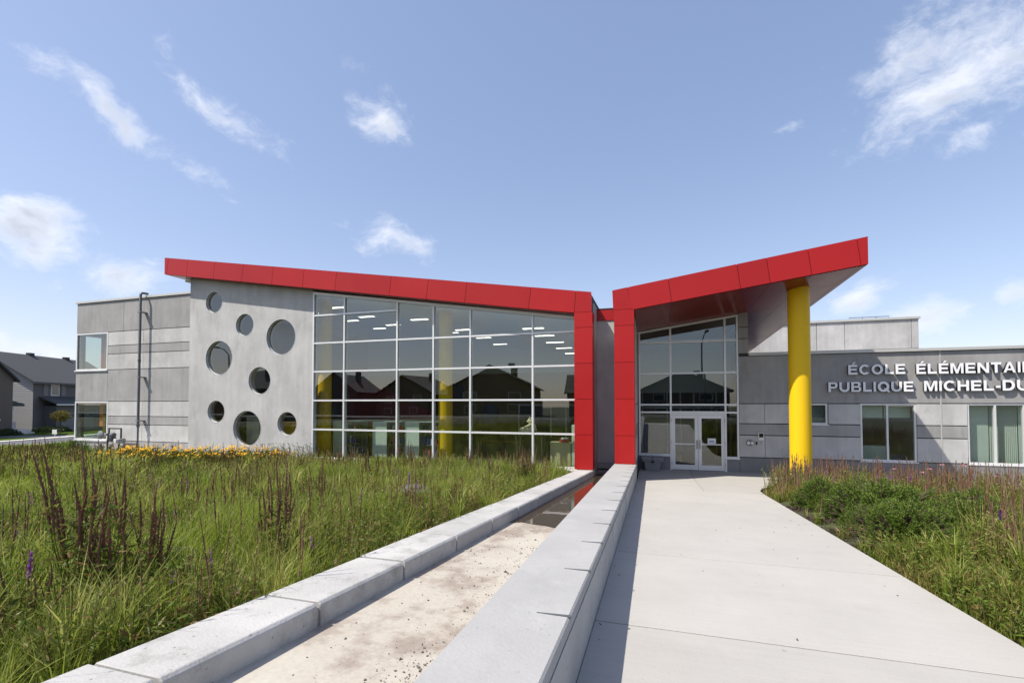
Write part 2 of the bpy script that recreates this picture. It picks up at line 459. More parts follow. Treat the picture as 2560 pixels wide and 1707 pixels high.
def ground_mat():
    mt, nt, N, L, p = nodes('soil')
    g = N.new('ShaderNodeNewGeometry')
    nz = N.new('ShaderNodeTexNoise'); nz.inputs['Scale'].default_value = .35; nz.inputs['Detail'].default_value = 8; nz.inputs['Roughness'].default_value = .65
    L.new(g.outputs['Position'], nz.inputs['Vector'])
    r = ramp(N, [(.35, (.035, .028, .016)), (.5, (.05, .055, .02)), (.65, (.075, .09, .025))])
    L.new(nz.outputs['Fac'], r.inputs[0]); L.new(r.outputs[0], p.inputs['Base Color'])
    p.inputs['Roughness'].default_value = .95
    mt, nt, N, L, p = nodes('channel_bed')
    g = N.new('ShaderNodeNewGeometry')
    nz = N.new('ShaderNodeTexNoise'); nz.inputs['Scale'].default_value = .85; nz.inputs['Detail'].default_value = 10; nz.inputs['Roughness'].default_value = .68
    L.new(g.outputs['Position'], nz.inputs['Vector'])
    r = ramp(N, [(.38, (.44, .415, .355)), (.51, (.41, .375, .32)), (.58, (.29, .245, .205)), (.70, (.21, .175, .15))])
    L.new(nz.outputs['Fac'], r.inputs[0])
    n2 = N.new('ShaderNodeTexNoise'); n2.inputs['Scale'].default_value = 30; n2.inputs['Detail'].default_value = 5
    L.new(g.outputs['Position'], n2.inputs['Vector'])
    m2 = N.new('ShaderNodeMapRange'); m2.inputs['To Min'].default_value = .82; m2.inputs['To Max'].default_value = 1.15
    L.new(n2.outputs['Fac'], m2.inputs['Value'])
    hs = N.new('ShaderNodeHueSaturation'); L.new(r.outputs[0], hs.inputs['Color']); L.new(m2.outputs[0], hs.inputs['Value'])
    L.new(hs.outputs[0], p.inputs['Base Color']); p.inputs['Roughness'].default_value = .9
    b = N.new('ShaderNodeBump'); b.inputs['Strength'].default_value = .2; b.inputs['Distance'].default_value = .01
    L.new(n2.outputs['Fac'], b.inputs['Height']); L.new(b.outputs[0], p.inputs['Normal'])
    mt, nt, N, L, p = nodes('water')
    p.inputs['Base Color'].default_value = (.05, .032, .016, 1)
    p.inputs['Roughness'].default_value = .015
    p.inputs['IOR'].default_value = 1.5
    nz = N.new('ShaderNodeTexNoise'); nz.inputs['Scale'].default_value = 3.5; nz.inputs['Detail'].default_value = 2
    g = N.new('ShaderNodeNewGeometry'); L.new(g.outputs['Position'], nz.inputs['Vector'])
    b = N.new('ShaderNodeBump'); b.inputs['Strength'].default_value = .05; b.inputs['Distance'].default_value = .02
    L.new(nz.outputs['Fac'], b.inputs['Height']); L.new(b.outputs[0], p.inputs['Normal'])


ground_mat()


# ------------------------------------------------------------------ helpers
def raw_mesh(name, V, F):
    me = bpy.data.meshes.new(name)
    me.from_pydata([tuple(v) for v in V], [], F)
    me.update()
    return me


def tri_mesh(name, V, T):
    """V (n,3) float, T (m,3) int, numpy"""
    me = bpy.data.meshes.new(name)
    V = np.ascontiguousarray(V, dtype=np.float32); T = np.ascontiguousarray(T, dtype=np.int32)
    me.vertices.add(len(V)); me.vertices.foreach_set('co', V.ravel())
    me.loops.add(T.size); me.loops.foreach_set('vertex_index', T.ravel())
    me.polygons.add(len(T)); me.polygons.foreach_set('loop_start', np.arange(0, T.size, 3, dtype=np.int32))
    me.polygons.foreach_set('loop_total', np.full(len(T), 3, dtype=np.int32))
    me.update(calc_edges=True)
    return me


def obj(name, me, mat, parent=None, keep=True):
    if mat and not me.materials:
        me.materials.append(MATS[mat])
    o = bpy.data.objects.new(name, me)
    COL.objects.link(o)
    if parent is not None:
        o.parent = parent
        if keep:
            o.matrix_parent_inverse = WM[parent.name].inverted()
    WM[o.name] = Matrix.Identity(4)
    if parent is not None and name in FINE:
        o['kind'] = 'stuff'
    return o


FINE = {'foliage', 'petals', 'flower_centres', 'seed_spikes', 'needles', 'branches', 'blades', 'blossoms', 'crown'}


WM = {}


def tag(o, label=None, cat=None, group=None, kind=None):
    if label: o['label'] = label
    if cat: o['category'] = cat
    if group: o['group'] = group
    if kind: o['kind'] = kind
    return o


def thing(name, label, cat, loc=(0, 0, 0), rz=0, group=None):
    o = bpy.data.objects.new(name, None)
    o.empty_display_size = .2
    COL.objects.link(o)
    o.location = loc
    o.rotation_euler = (0, 0, rz)
    WM[o.name] = Matrix.Translation(loc) @ Matrix.Rotation(rz, 4, 'Z')
    return tag(o, label, cat, group)


def copy_tree(root, loc, rz=0, s=1.0, label=None):
    r = root.copy(); COL.objects.link(r)
    r.location = loc; r.rotation_euler = (0, 0, rz); r.scale = s if isinstance(s, tuple) else (s, s, s)
    if label: r['label'] = label
    for ch in root.children:
        c = ch.copy(); COL.objects.link(c); c.parent = r
        for g in ch.children:
            d = g.copy(); COL.objects.link(d); d.parent = c
    return r


class MB:
    def __init__(self):
        self.v = []; self.f = []

    def add(self, V, F):
        o = len(self.v)
        self.v += [tuple(p) for p in V]
        self.f += [tuple(i + o for i in q) for q in F]
        return self

    def box(self, x0, x1, y0, y1, z0, z1):
        V = [(x0, y0, z0), (x1, y0, z0), (x1, y1, z0), (x0, y1, z0), (x0, y0, z1), (x1, y0, z1), (x1, y1, z1), (x0, y1, z1)]
        return self.add(V, [(0, 3, 2, 1), (4, 5, 6, 7), (0, 1, 5, 4), (1, 2, 6, 5), (2, 3, 7, 6), (3, 0, 4, 7)])

    def hexa(self, V):
        """8 corners: bottom loop then top loop, counter-clockwise from above"""
        return self.add(V, [(0, 3, 2, 1), (4, 5, 6, 7), (0, 1, 5, 4), (1, 2, 6, 5), (2, 3, 7, 6), (3, 0, 4, 7)])

    def prism_y(self, poly, y0, y1):
        """polygon in x,z (counter-clockwise seen from -y), pushed from y0 to y1"""
        n = len(poly)
        V = [(x, y0, z) for x, z in poly] + [(x, y1, z) for x, z in poly]
        F = [tuple(range(n)), tuple(range(2 * n - 1, n - 1, -1))]
        F += [((i + 1) % n, i, i + n, (i + 1) % n + n) for i in range(n)]
        return self.add(V, F)

    def prism_z(self, poly, z0, z1):
        n = len(poly)
        V = [(x, y, z0) for x, y in poly] + [(x, y, z1) for x, y in poly]
        F = [tuple(range(n - 1, -1, -1)), tuple(range(n, 2 * n))]
        F += [(i, (i + 1) % n, (i + 1) % n + n, i + n) for i in range(n)]
        return self.add(V, F)

    def tube(self, pts, r, n=10, caps=True):
        pts = [Vector(p) for p in pts]
        rs = r if isinstance(r, (list, tuple)) else [r] * len(pts)
        o = len(self.v)
        prev = None
        for i, p in enumerate(pts):
            d = (pts[min(i + 1, len(pts) - 1)] - pts[max(i - 1, 0)]).normalized()
            a = d.cross(Vector((0, 0, 1))) if abs(d.z) < .9 else d.cross(Vector((0, 1, 0)))
            if prev is not None:
                a = prev - d * prev.dot(d)
            a.normalize(); prev = a
            b = d.cross(a)
            for k in range(n):
                t = 2 * math.pi * k / n
                self.v.append(tuple(p + (a * math.cos(t) + b * math.sin(t)) * rs[i]))
        for i in range(len(pts) - 1):
            for k in range(n):
                a0 = o + i * n + k; a1 = o + i * n + (k + 1) % n
                self.f.append((a0, a1, a1 + n, a0 + n))
        if caps:
            self.f.append(tuple(o + k for k in range(n - 1, -1, -1)))
            self.f.append(tuple(o + (len(pts) - 1) * n + k for k in range(n)))
        return self

    def build(self, name, mat, parent=None, bevel=0, smooth=False, keep=True):
        me = raw_mesh(name, self.v, self.f)
        bm = bmesh.new(); bm.from_mesh(me)
        bmesh.ops.recalc_face_normals(bm, faces=bm.faces)
        if bevel:
            bmesh.ops.bevel(bm, geom=list(bm.edges), offset=bevel, segments=1, affect='EDGES', clamp_overlap=True)
        bm.to_mesh(me); bm.free()
        if smooth:
            for p in me.polygons: p.use_smooth = True
            me.set_sharp_from_angle(angle=math.radians(40))
        return obj(name, me, mat, parent, keep)


def box(name, mat, parent, x0, x1, y0, y1, z0, z1, bevel=0):
    return MB().box(x0, x1, y0, y1, z0, z1).build(name, mat, parent, bevel)


def plate(name, outer, holes, depth, y, mat, parent=None):
    """upright wall in the x-z plane with openings cut through, front face at y"""
    cu = bpy.data.curves.new(name, 'CURVE')
    cu.dimensions = '2D'; cu.fill_mode = 'BOTH'; cu.extrude = depth / 2
    for ring in [outer] + holes:
        sp = cu.splines.new('POLY'); sp.points.add(len(ring) - 1)
        for p, (x, z) in zip(sp.points, ring): p.co = (x, z, 0, 1)
        sp.use_cyclic_u = True
    o = bpy.data.objects.new(name, cu); COL.objects.link(o)
    dg = bpy.context.evaluated_depsgraph_get(); dg.update()
    me = bpy.data.meshes.new_from_object(o.evaluated_get(dg))
    bpy.data.objects.remove(o); bpy.data.curves.remove(cu)
    me.transform(Matrix(((1, 0, 0, 0), (0, 0, 1, y + depth / 2), (0, 1, 0, 0), (0, 0, 0, 1))))
    bm = bmesh.new(); bm.from_mesh(me); bmesh.ops.remove_doubles(bm, verts=bm.verts, dist=1e-5)
    bmesh.ops.recalc_face_normals(bm, faces=bm.faces); bm.to_mesh(me); bm.free()
    me.name = name
    me.materials.clear()
    return obj(name, me, mat, parent)


def rect(x0, x1, z0, z1): return [(x0, z0), (x1, z0), (x1, z1), (x0, z1)]
def circ(cx, cz, r, n=48): return [(cx + r * math.cos(2 * math.pi * k / n), cz + r * math.sin(2 * math.pi * k / n)) for k in range(n)]


def pane(name, poly, y, mat, parent):
    cx = sum(p[0] for p in poly) / len(poly); cz = sum(p[1] for p in poly) / len(poly)
    ta, tb = (PANE_RNG.uniform(-.0025, .0025), PANE_RNG.uniform(-.0025, .0025)) if mat.startswith('glass') else (0, 0)
    me = raw_mesh(name, [(x, y + (x - cx) * ta + (z - cz) * tb, z) for x, z in poly], [tuple(range(len(poly)))])
    return obj(name, me, mat, parent)


PANE_RNG = random.Random(21)


def gz(x, y):
    """height of the sloping site: five per cent down to the doors, then level; lower towards the street on the left"""
    base = np.where(y < 16.4, .85 - .05 * np.clip(y, 0, 16.4), .03)
    left = np.clip((-np.asarray(x, float) - 26) / 30, 0, 1)
    lo = np.where(y > 0, -.7, .2)
    return base * (1 - left) + np.minimum(lo, base) * left


# ------------------------------------------------------------------ the ground
def build_ground():
    xs = np.unique(np.concatenate([np.linspace(-900, -90, 14), np.linspace(-90, 40, 88), np.linspace(40, 900, 14)]))
    ys = np.unique(np.concatenate([np.linspace(-900, -60, 14), np.linspace(-60, 0, 20), np.linspace(0, 60, 60), np.linspace(60, 1500, 20)]))
    X, Y = np.meshgrid(xs, ys)
    Zg = gz(X, Y) - .07
    V = np.stack([X.ravel(), Y.ravel(), Zg.ravel()], 1)
    nx = len(xs)
    F = [(j * nx + i, j * nx + i + 1, (j + 1) * nx + i + 1, (j + 1) * nx + i) for j in range(len(ys) - 1) for i in range(nx - 1)]
    o = obj('ground', raw_mesh('ground', V, F), 'soil')
    tag(o, kind='structure')
    # walkway: one slab per bay between the sawn joints
    base = MB().hexa([(-.48, -4.5, .70), (2.73, -4.5, .70), (2.73, 16.4, -.13), (-.48, 16.4, -.13), (-.48, -4.5, .82), (2.73, -4.5, .82), (2.73, 16.4, 0.0), (-.48, 16.4, 0.0)])
    base = MB().hexa([(-.47, 0, .70), (2.72, 0, .70), (2.72, 13.4, .03), (-.47, 13.4, .03), (-.47, 0, .83), (2.72, 0, .83), (2.72, 13.4, .16), (-.47, 13.4, .16)])
    w = base.build('walkway', 'concrete_groove'); tag(w, kind='structure')
    ys = [-.75, 1.65, 4.05, 6.40, 8.88, 11.3, 13.4]
    g = .009
    for a, b in zip(ys[:-1], ys[1:]):
        za, zb = .85 - .05 * a, .85 - .05 * b
        MB().hexa([(-.485, a + g, za - .1), (2.74, a + g, za - .1), (2.74, b - g, zb - .1), (-.485, b - g, zb - .1),
                   (-.485, a + g, za), (2.74, a + g, za), (2.74, b - g, zb), (-.485, b - g, zb)]).build('slab', 'paving', w, .004)
    # forecourt in front of the doors, opening out to the right along the wall
    f = MB().box(-.47, 15.8, 15.9, 18.6, -.2, -.03).build('forecourt', 'concrete_groove'); tag(f, kind='structure')
    MB().hexa([(-.485, 13.41, .08), (1.3, 13.41, .08), (1.3, 16.35, -.07), (-.485, 16.35, -.07), (-.485, 13.41, .18), (1.3, 13.41, .18), (1.3, 16.35, .032), (-.485, 16.35, .032)]).build('slab', 'paving', f, .003)
    cv = [(1.312, 13.41), (2.74, 13.41), (2.78, 14.0), (2.95, 14.6), (3.3, 15.3), (3.8, 15.9), (4.4, 16.35), (1.312, 16.35)]
    zt = lambda y: .85 - .05 * y
    n = len(cv)
    MB().add([(x, y, zt(y) - .1) for x, y in cv] + [(x, y, zt(y) - .0005) for x, y in cv],
             [tuple(range(n - 1, -1, -1)), tuple(range(n, 2 * n))] + [(i, (i + 1) % n, (i + 1) % n + n, i + n) for i in range(n)]).build('slab', 'paving', f)
    for x0, x1 in [(-.485, 1.3), (1.312, 4.4), (4.412, 7.2), (7.212, 10), (10.012, 12.8), (12.812, 15.8)]:
        MB().hexa([(x0, 16.36, -.08), (x1, 16.36, -.08), (x1, 18.72, -.1), (x0, 18.72, -.1), (x0, 16.36, .03), (x1, 16.36, .03), (x1, 18.72, .005), (x0, 18.72, .005)]).build('slab', 'paving', f, .003)
    # bed of the runnel
    xl = lambda y: -2.63 + .0545 * y
    ych = [-1.5, 0, 2, 4, 6, 8, 10, 12, 14, 16.4]
    zf = lambda y: .94 - .05 * y
    V = []
    for y in ych: V += [(xl(y) - .05, y, zf(y)), (-.95, y, zf(y))]
    F = [(2 * i, 2 * i + 1, 2 * i + 3, 2 * i + 2) for i in range(len(ych) - 1)]
    tag(obj('channel_bed', raw_mesh('channel_bed', V, F), 'channel_bed'), kind='structure')
    # thin water running to the building, its upper end ragged
    rw = random.Random(4)
    edge = [(xl(7.2) - .02 + t * 1.35, 7.05 + .22 * math.sin(t * 5 + 1) + rw.uniform(-.05, .05) + .25 * t) for t in np.linspace(0, 1, 14)]
    poly = [(x, y) for x, y in edge]
    V = [(x, y, zf(y) + .006) for x, y in poly] + [(xl(16.4), 16.4, zf(16.4) + .006), (-.95, 16.4, zf(16.4) + .006)]
    n = len(poly)
    F = [tuple(list(range(n)) + [n + 1, n])]
    tag(obj('water', raw_mesh('water', V, F), 'water'), kind='structure')
    # pale paved strip along the foot of the left wing
    tag(MB().box(-28.4, -13.2, 14.95, 15.42, -.1, .075).build('paved_strip', 'path_concrete'), kind='structure')
    tag(MB().box(-29.2, -19.9, 15.0, 16.28, -.12, .055).build('paved_strip', 'path_concrete'), kind='structure')


build_ground()


# ------------------------------------------------------------------ runnel curb and seat wall
def build_curb():
    t = thing('runnel_curb', 'low pale concrete block curb between the meadow and the water runnel', 'curb', (-2.7, 7, .4))
    xi = lambda y: -2.63 + .0545 * y
    xo = lambda y: xi(y) - .54
    y0 = 3.01 - 1.165 * 3
    k = 0
    rr = random.Random(2)
    while y0 < 15.0:
        a, b = y0 + .017, y0 + 1.165 - .017
        b = min(b, 15.0)
        top = lambda y: 1.13 - .05 * y
        c = .025
        dz = rr.uniform(-.006, .006)
        mb = MB()
        prof = lambda y: [(xo(y), y, top(y) - .38), (xi(y), y, top(y) - .38), (xi(y), y, top(y) - c + dz), (xi(y) - c, y, top(y) + dz), (xo(y) + c, y, top(y) + dz), (xo(y), y, top(y) - c + dz)]
        A, B = prof(a), prof(b)
        mb.add(A + B, [tuple(range(6)), tuple(range(11, 5, -1))] + [((i + 1) % 6, i, i + 6, (i + 1) % 6 + 6) for i in range(6)])
        mb.build('block', 'concrete_curb', t, .006)
        y0 += 1.165
        k += 1
    # grey joint filler standing back between the blocks
    MB().hexa([(xo(-.4) + .03, -.4, .9), (xi(-.4) - .02, -.4, .9), (xi(15) - .02, 15, .1), (xo(15) + .03, 15, .1),
               (xo(-.4) + .03, -.4, 1.10), (xi(-.4) - .02, -.4, 1.10), (xi(15) - .02, 15, .335), (xo(15) + .03, 15, .335)]).build('joint_filler', 'concrete_dark', t)


def build_seat_wall():
    t = thing('seat_wall', 'long low grey concrete seat wall beside the walkway with metal strips on top', 'wall', (-.8, 7, .4))
    xl = lambda y: -1.015 - .0105 * y
    top = lambda y: 1.36 - .05 * y
    a, b = -1.5, 15.28
    MB().hexa([(xl(a) + .012, a, .5), (-.488, a, .5), (-.488, b, -.1), (xl(b) + .012, b, -.1), (xl(a) + .012, a, top(a) - .112), (-.488, a, top(a) - .112), (-.488, b, top(b) - .112), (xl(b) + .012, b, top(b) - .112)]).build('wall_body', 'concrete_curb', t)
    # recessed dark line under the cap
    MB().hexa([(xl(a) + .03, a, top(a) - .1), (-.55, a, top(a) - .112), (-.55, b, top(b) - .112), (xl(b) + .03, b, top(b) - .1), (xl(a) + .03, a, top(a) - .085), (-.55, a, top(a) - .084), (-.55, b, top(b) - .084), (xl(b) + .03, b, top(b) - .085)]).build('shadow_gap', 'concrete_groove', t)
    c = .012
    prof = lambda y: [(xl(y), y, top(y) - .085), (-.485, y, top(y) - .085), (-.485, y, top(y) - c), (-.485 - c, y, top(y)), (xl(y) + c, y, top(y)), (xl(y), y, top(y) - c)]
    A, B = prof(a), prof(b)
    MB().add(A + B, [tuple(range(6)), tuple(range(11, 5, -1))] + [((i + 1) % 6, i, i + 6, (i + 1) % 6 + 6) for i in range(6)]).build('cap', 'concrete_cap', t)
    for k in range(14):
        y = 1.86 + .935 * k
        s = -.5
        MB().hexa([(-.69, y - .004, top(y) - .01), (-.478, y - .012, top(y) - .01), (-.478, y + .012, top(y) - .01), (-.69, y + .004, top(y) - .01),
                   (-.69, y - .004, top(y) + .003), (-.478, y - .012, top(y) + .006), (-.478, y + .012, top(y) + .006), (-.69, y + .004, top(y) + .002)]).build('metal_strip', 'galvanised', t)


build_curb()
build_seat_wall()

# ------------------------------------------------------------------ the school
YF, YA, YD, YB = 15.0, 15.45, 16.3, 18.7
school = thing('school_building', 'modern grey concrete school with red butterfly roof and large glass wall', 'building', (-6, 20, 0))


def bands_wall(part_name, x0, x1, y, bands, splits, wins, mats, hole_wins, ztop, zbot, side=False):
    """backing wall plus one panel per band and bay, set off by dark recessed grooves"""
    back = plate(part_name, rect(x0, x1, zbot, ztop), [rect(a + .001, b - .001, c, d) for a, b, c, d in hole_wins], .22, y + .045, 'concrete_groove', school)
    for (za, zb), mt, sp in zip(bands, mats, splits):
        xs = sorted(set([x0, x1] + [s for s in sp if x0 < s < x1]))
        for w in wins:
            if w[2] < zb - .02 and w[3] > za + .02:
                xs = sorted(set([v for v in xs if not (w[0] < v < w[1])] + [w[0], w[1]]))
        for a, b in zip(xs[:-1], xs[1:]):
            mid = (a + b) / 2
            if any(w[0] <= mid <= w[1] and w[2] < zb - .02 and w[3] > za + .02 for w in wins):
                continue
            g = .006
            box('concrete_panel', mt, back, a + g, b - g, y, y + .05, za + .016, zb - .016, .004)
    return back


def window(name, x0, x1, z0, z1, y, mull=(), parent=None, glassm='glass_dark', fw=.055, dep=.10, mat='aluminium', sill=True):
    """frame flush in its opening; mullions, panes and sill as sub-parts"""
    fr = MB()
    fr.box(x0, x1, y, y + dep, z0, z0 + fw).box(x0, x1, y, y + dep, z1 - fw, z1)
    fr.box(x0, x0 + fw, y, y + dep, z0 + fw, z1 - fw).box(x1 - fw, x1, y, y + dep, z0 + fw, z1 - fw)
    f = fr.build(name, mat, parent or school)
    xs = [x0 + fw] + list(mull) + [x1 - fw]
    for mx in mull:
        box('mullion', mat, f, mx - fw / 2, mx + fw / 2, y, y + dep, z0 + fw, z1 - fw)
    for a, b in zip(xs[:-1], xs[1:]):
        pane('pane', rect(a, b, z0 + fw, z1 - fw), y + .05, glassm, f)
    if sill:
        box('sill', mat, f, x0 - .03, x1 + .03, y - .05, y + .03, z0 - .035, z0 - .002)
    return f


# --- right wing: wall with the lettering
BZ = [(2.52, 4.27), (1.79, 2.52), (1.37, 1.79), (.56, 1.37), (-.15, .56)]
BM = ['concrete_dark', 'concrete_light', 'concrete_dark', 'concrete_light', 'concrete_base']
BW = [(4.92, 5.88, 1.79, 2.52), (6.86, 8.45, .56, 2.52), (9.82, 12.0, .56, 2.52)]
bands_wall('concrete_wall', 3.06, 16.0, YB, BZ, [[9.12, 13], [3.9, 5.9, 9.12, 13], [9.12, 13], [3.9, 9.12, 13], [9.12, 13]], BW, BM, BW, 4.27, -.15)
box('coping', 'coping_metal', school, 3.4, 16.05, YB - .07, YB + .35, 4.272, 4.365)
box('joint_strip', 'coping_metal', school, 9.105, 9.135, YB - .012, YB + .01, -.1, 4.26)
window('window', 4.92, 5.88, 1.79, 2.52, YB + .03, ())
window('window', 6.86, 8.45, .56, 2.52, YB + .03, (7.64,), glassm='glass')
window('window', 9.82, 12.0, .56, 2.52, YB + .03, (10.55, 11.28), glassm='glass')
box('roof_deck', 'roof_gravel', school, 3.4, 16.0, YB + .27, 34.0, 4.05, 4.15)
box('end_wall', 'concrete_dark', school, 15.8, 16.0, YB + .27, 34.0, -.1, 4.05)
# rooms behind
box('interior_floor', 'floor_vinyl', school, 3.4, 15.7, YB + .27, 24.0, 0.0, .05)
box('interior_wall', 'white_plaster', school, 3.4, 15.7, 23.9, 24.0, .06, 4.04)
box('interior_wall', 'white_plaster', school, 6.2, 6.3, YB + .27, 23.88, .06, 4.04)
box('interior_wall', 'white_plaster', school, 9.2, 9.3, YB + .27, 23.88, .06, 4.04)
box('roller_blind', 'blind_fabric', school, 4.95, 5.85, YB + .32, YB + .33, 1.8, 2.6)
for a, b in ((6.9, 7.62), (7.66, 8.41)):
    box('roller_blind', 'blind_fabric', school, a, b, YB + .32, YB + .33, 2.03, 2.6)
for a, b in ((9.86, 10.53), (11.3, 11.96)):
    box('roller_blind', 'blind_fabric', school, a, b, YB + .33, YB + .34, .4, 2.6)
cur = MB()
xs = np.linspace(10.57, 11.27, 30)
for a, b, i in zip(xs[:-1], xs[1:], range(99)):
    o = (.03 if i % 2 else -.03)
    cur.add([(a, YB + .36 - o, .4), (b, YB + .36 + o, .4), (b, YB + .36 + o, 2.6), (a, YB + .36 - o, 2.6)], [(0, 1, 2, 3)])
cur.build('curtain', 'curtain_fabric', school)

# --- upper block on the roof
ub = box('roof_block', 'concrete_groove', school, 4.5, 14.65, 32.04, 38, 4.1, 7.40)
for a, b in ((4.5, 9.55), (9.56, 11.0), (11.01, 14.3), (14.31, 14.65)):
    box('concrete_panel', 'concrete_wall', ub, a + .008, b - .008, 32.0, 32.04, 5.72, 7.38, .004)
box('concrete_panel', 'concrete_wall', ub, 4.5, 14.65, 31.99, 32.04, 4.12, 5.69)
box('coping', 'coping_metal', ub, 4.4, 14.72, 31.92, 38.05, 7.40, 7.53)
rl = thing('roof_railing', 'thin metal safety rail on the roof of the upper block', 'railing', (12.6, 33, 7.5))
MB().tube([(11.6, 33, 7.54), (11.6, 33, 7.78), (13.65, 33, 7.78), (13.65, 33, 7.54)], .02, 6).tube([(12.3, 33, 7.53), (12.3, 33, 7.77)], .016, 6).tube([(13.0, 33, 7.53), (13.0, 33, 7.77)], .016, 6).build('rail', 'galvanised', rl)

# --- far left wing
DZ = [(6.14, 7.70), (5.44, 6.14), (5.02, 5.44), (4.23, 5.02), (2.64, 4.23), (1.905, 2.64), (1.495, 1.905), (.69, 1.495), (-.15, .69)]
DM = ['concrete_dark', 'concrete_light', 'concrete_dark', 'concrete_light', 'concrete_dark', 'concrete_light', 'concrete_dark', 'concrete_light', 'concrete_dark']
DW = [(-28.6, -26.28, 4.23, 6.14), (-28.6, -26.18, .69, 2.64)]
dsp = [[-25.2], [-23.8], [], [-23.8], [-26.25], [-23.8], [], [-23.8], []]
DXL = -28.6
back = bands_wall('concrete_wall', DXL, -19.72, YD, DZ, dsp, DW, DM, [(-28.61 + .25, -26.28, 4.23, 6.14), (-28.61 + .25, -26.18, .69, 2.64)], 7.70, -.15)
box('coping', 'coping_metal', school, DXL - .06, -19.0, YD - .06, YD + .35, 7.702, 7.80)
# side wall of that wing, with the corner windows turning round it
sd = MB()
Y1 = 23.0
for z0, z1 in ((-.15, .69), (2.64, 4.23), (6.14, 7.69)):
    sd.box(DXL, DXL + .22, YD + .266, Y1, z0, z1)
for z0, z1 in ((.69, 2.64), (4.23, 6.14)):
    sd.box(DXL, DXL + .22, 19.4, Y1, z0, z1)
sd.build('side_wall', 'concrete_dark', school)
# knock the corner free: small concrete returns are replaced by frames
for z0, z1, xr in ((4.23, 6.14, -26.28), (.69, 2.64, -26.18)):
    fr = MB()
    fw = .07
    fr.box(DXL, xr, YD - .01, YD + .1, z0, z0 + fw).box(DXL, xr, YD - .01, YD + .1, z1 - fw, z1)
    fr.box(DXL, DXL + fw, YD - .01, YD + .1, z0 + fw, z1 - fw).box(xr - fw, xr, YD - .01, YD + .1, z0 + fw, z1 - fw)
    fr.box(DXL, DXL + .08, YD + .1, 19.4, z0, z0 + fw).box(DXL, DXL + .08, YD + .1, 19.4, z1 - fw, z1).box(DXL, DXL + .08, 17.9, 17.97, z0 + fw, z1 - fw)
    f = fr.build('corner_window', 'aluminium', school)
    pane('pane', rect(DXL + fw, xr - fw, z0 + fw, z1 - fw), YD + .04, 'glass', f)
    me = raw_mesh('pane', [(DXL + .04, YD + .1, z0 + fw), (DXL + .04, 19.4, z0 + fw), (DXL + .04, 19.4, z1 - fw), (DXL + .04, YD + .1, z1 - fw)], [(0, 1, 2, 3)])
    obj('pane', me, 'glass', f)
    box('sill', 'aluminium', f, DXL - .04, xr + .02, YD - .06, YD + .02, z0 - .05, z0 - .003)
for z in (.25, 3.85):
    box('interior_floor', 'floor_vinyl', school, DXL + .23, -22.3, YD + .28, Y1, z, z + .1)
box('ceiling', 'ceiling_white', school, DXL + .23, -22.3, YD + .28, Y1, 6.5, 6.6)
box('ceiling', 'ceiling_white', school, DXL + .23, -22.3, YD + .28, Y1, 3.0, 3.1)
box('interior_wall', 'white_plaster', school, DXL + .23, -22.3, Y1 - .1, Y1, .36, 6.49)
for z0, z1, mt in ((3.96, 6.48, 'inner_red'), (.36, 2.99, 'inner_orange')):
    box('interior_panel', mt, school, -27.45, -27.16, 16.72, 16.76, z0 + (.0 if z0 > 2 else 1.0), z1)
    box('window_reveal', 'inner_yellow', school, -26.98, -26.80, YD + .29, YD + .33, z0, z1)
box('roof_deck', 'roof_dark', school, DXL, -19.0, YD + .3, 34.0, 7.3, 7.4)

# --- wall with the round windows
slopeT = lambda x: 6.14 - .1523 * (x + 1.87)          # top edge of the left roof
slopeB = lambda x: 5.42 - .1523 * (x + 1.87)          # underside
ROUND = [(-18.34, 6.96, .48), (-16.62, 5.88, .49), (-14.71, 5.28, .755), (-18.02, 4.51, .755), (-15.79, 3.49, .59), (-18.13, 2.18, .49), (-16.42, 1.48, .755), (-14.34, 1.70, .495)]
cw = plate('concrete_wall', [(-19.72, -.15), (-13.12, -.15), (-13.12, slopeB(-13.12) - .01), (-19.72, slopeB(-19.72) - .01)], [circ(*r) for r in ROUND], .32, YA, 'concrete_wall', school)
box('wall_return', 'concrete_wall', school, -19.72, -19.5, YA + .32, YD + .3, -.15, 7.9)
for cx, cz, r in ROUND:
    n = 48
    V, F = [], []
    for rad, y in ((r + .004, YA - .004), (r - .016, YA - .004), (r - .016, YA + .085), (r - .04, YA + .085), (r - .04, YA + .14)):
        V += [(cx + rad * math.cos(2 * math.pi * k / n), y, cz + rad * math.sin(2 * math.pi * k / n)) for k in range(n)]
    for j in range(4):
        F += [(j * n + k, j * n + (k + 1) % n, (j + 1) * n + (k + 1) % n, (j + 1) * n + k) for k in range(n)]
    me = raw_mesh('round_window', V, F)
    for p in me.polygons: p.use_smooth = True
    me.set_sharp_from_angle(angle=math.radians(40))
    f = obj('round_window', me, 'aluminium_dim', school)
    pane('pane', circ(cx, cz, r - .035), YA + .11, 'glass_round', f)

# --- big curtain wall
AX = [-13.08, -11.62, -9.26, -7.74, -6.27, -3.95, -2.46]
AR = [.35, 1.49, 2.65, 3.805, 4.95, 6.07]
topA = lambda x: 5.44 - .1495 * (x + 2.5)
fwm, dep = .062, .17
fr = MB()
fr.box(AX[0] - .04, AX[-1] + .04, YA - .04, YA + dep, .27, .385)
fr.prism_y([(AX[0] - .04, topA(AX[0]) - .08), (AX[-1] + .04, topA(AX[-1]) - .08), (AX[-1] + .04, topA(AX[-1]) + .03), (AX[0] - .04, topA(AX[0]) + .03)], YA, YA + dep)
cwall = fr.build('curtain_wall', 'aluminium', school)
box('sill', 'aluminium', cwall, AX[0] - .06, AX[-1] + .05, YA - .1, YA - .045, .255, .30)
for i, x in enumerate(AX):
    box('mullion', 'aluminium', cwall, x - fwm / 2, x + fwm / 2, YA - .012, YA + dep - .01, .386, topA(x) - .085)
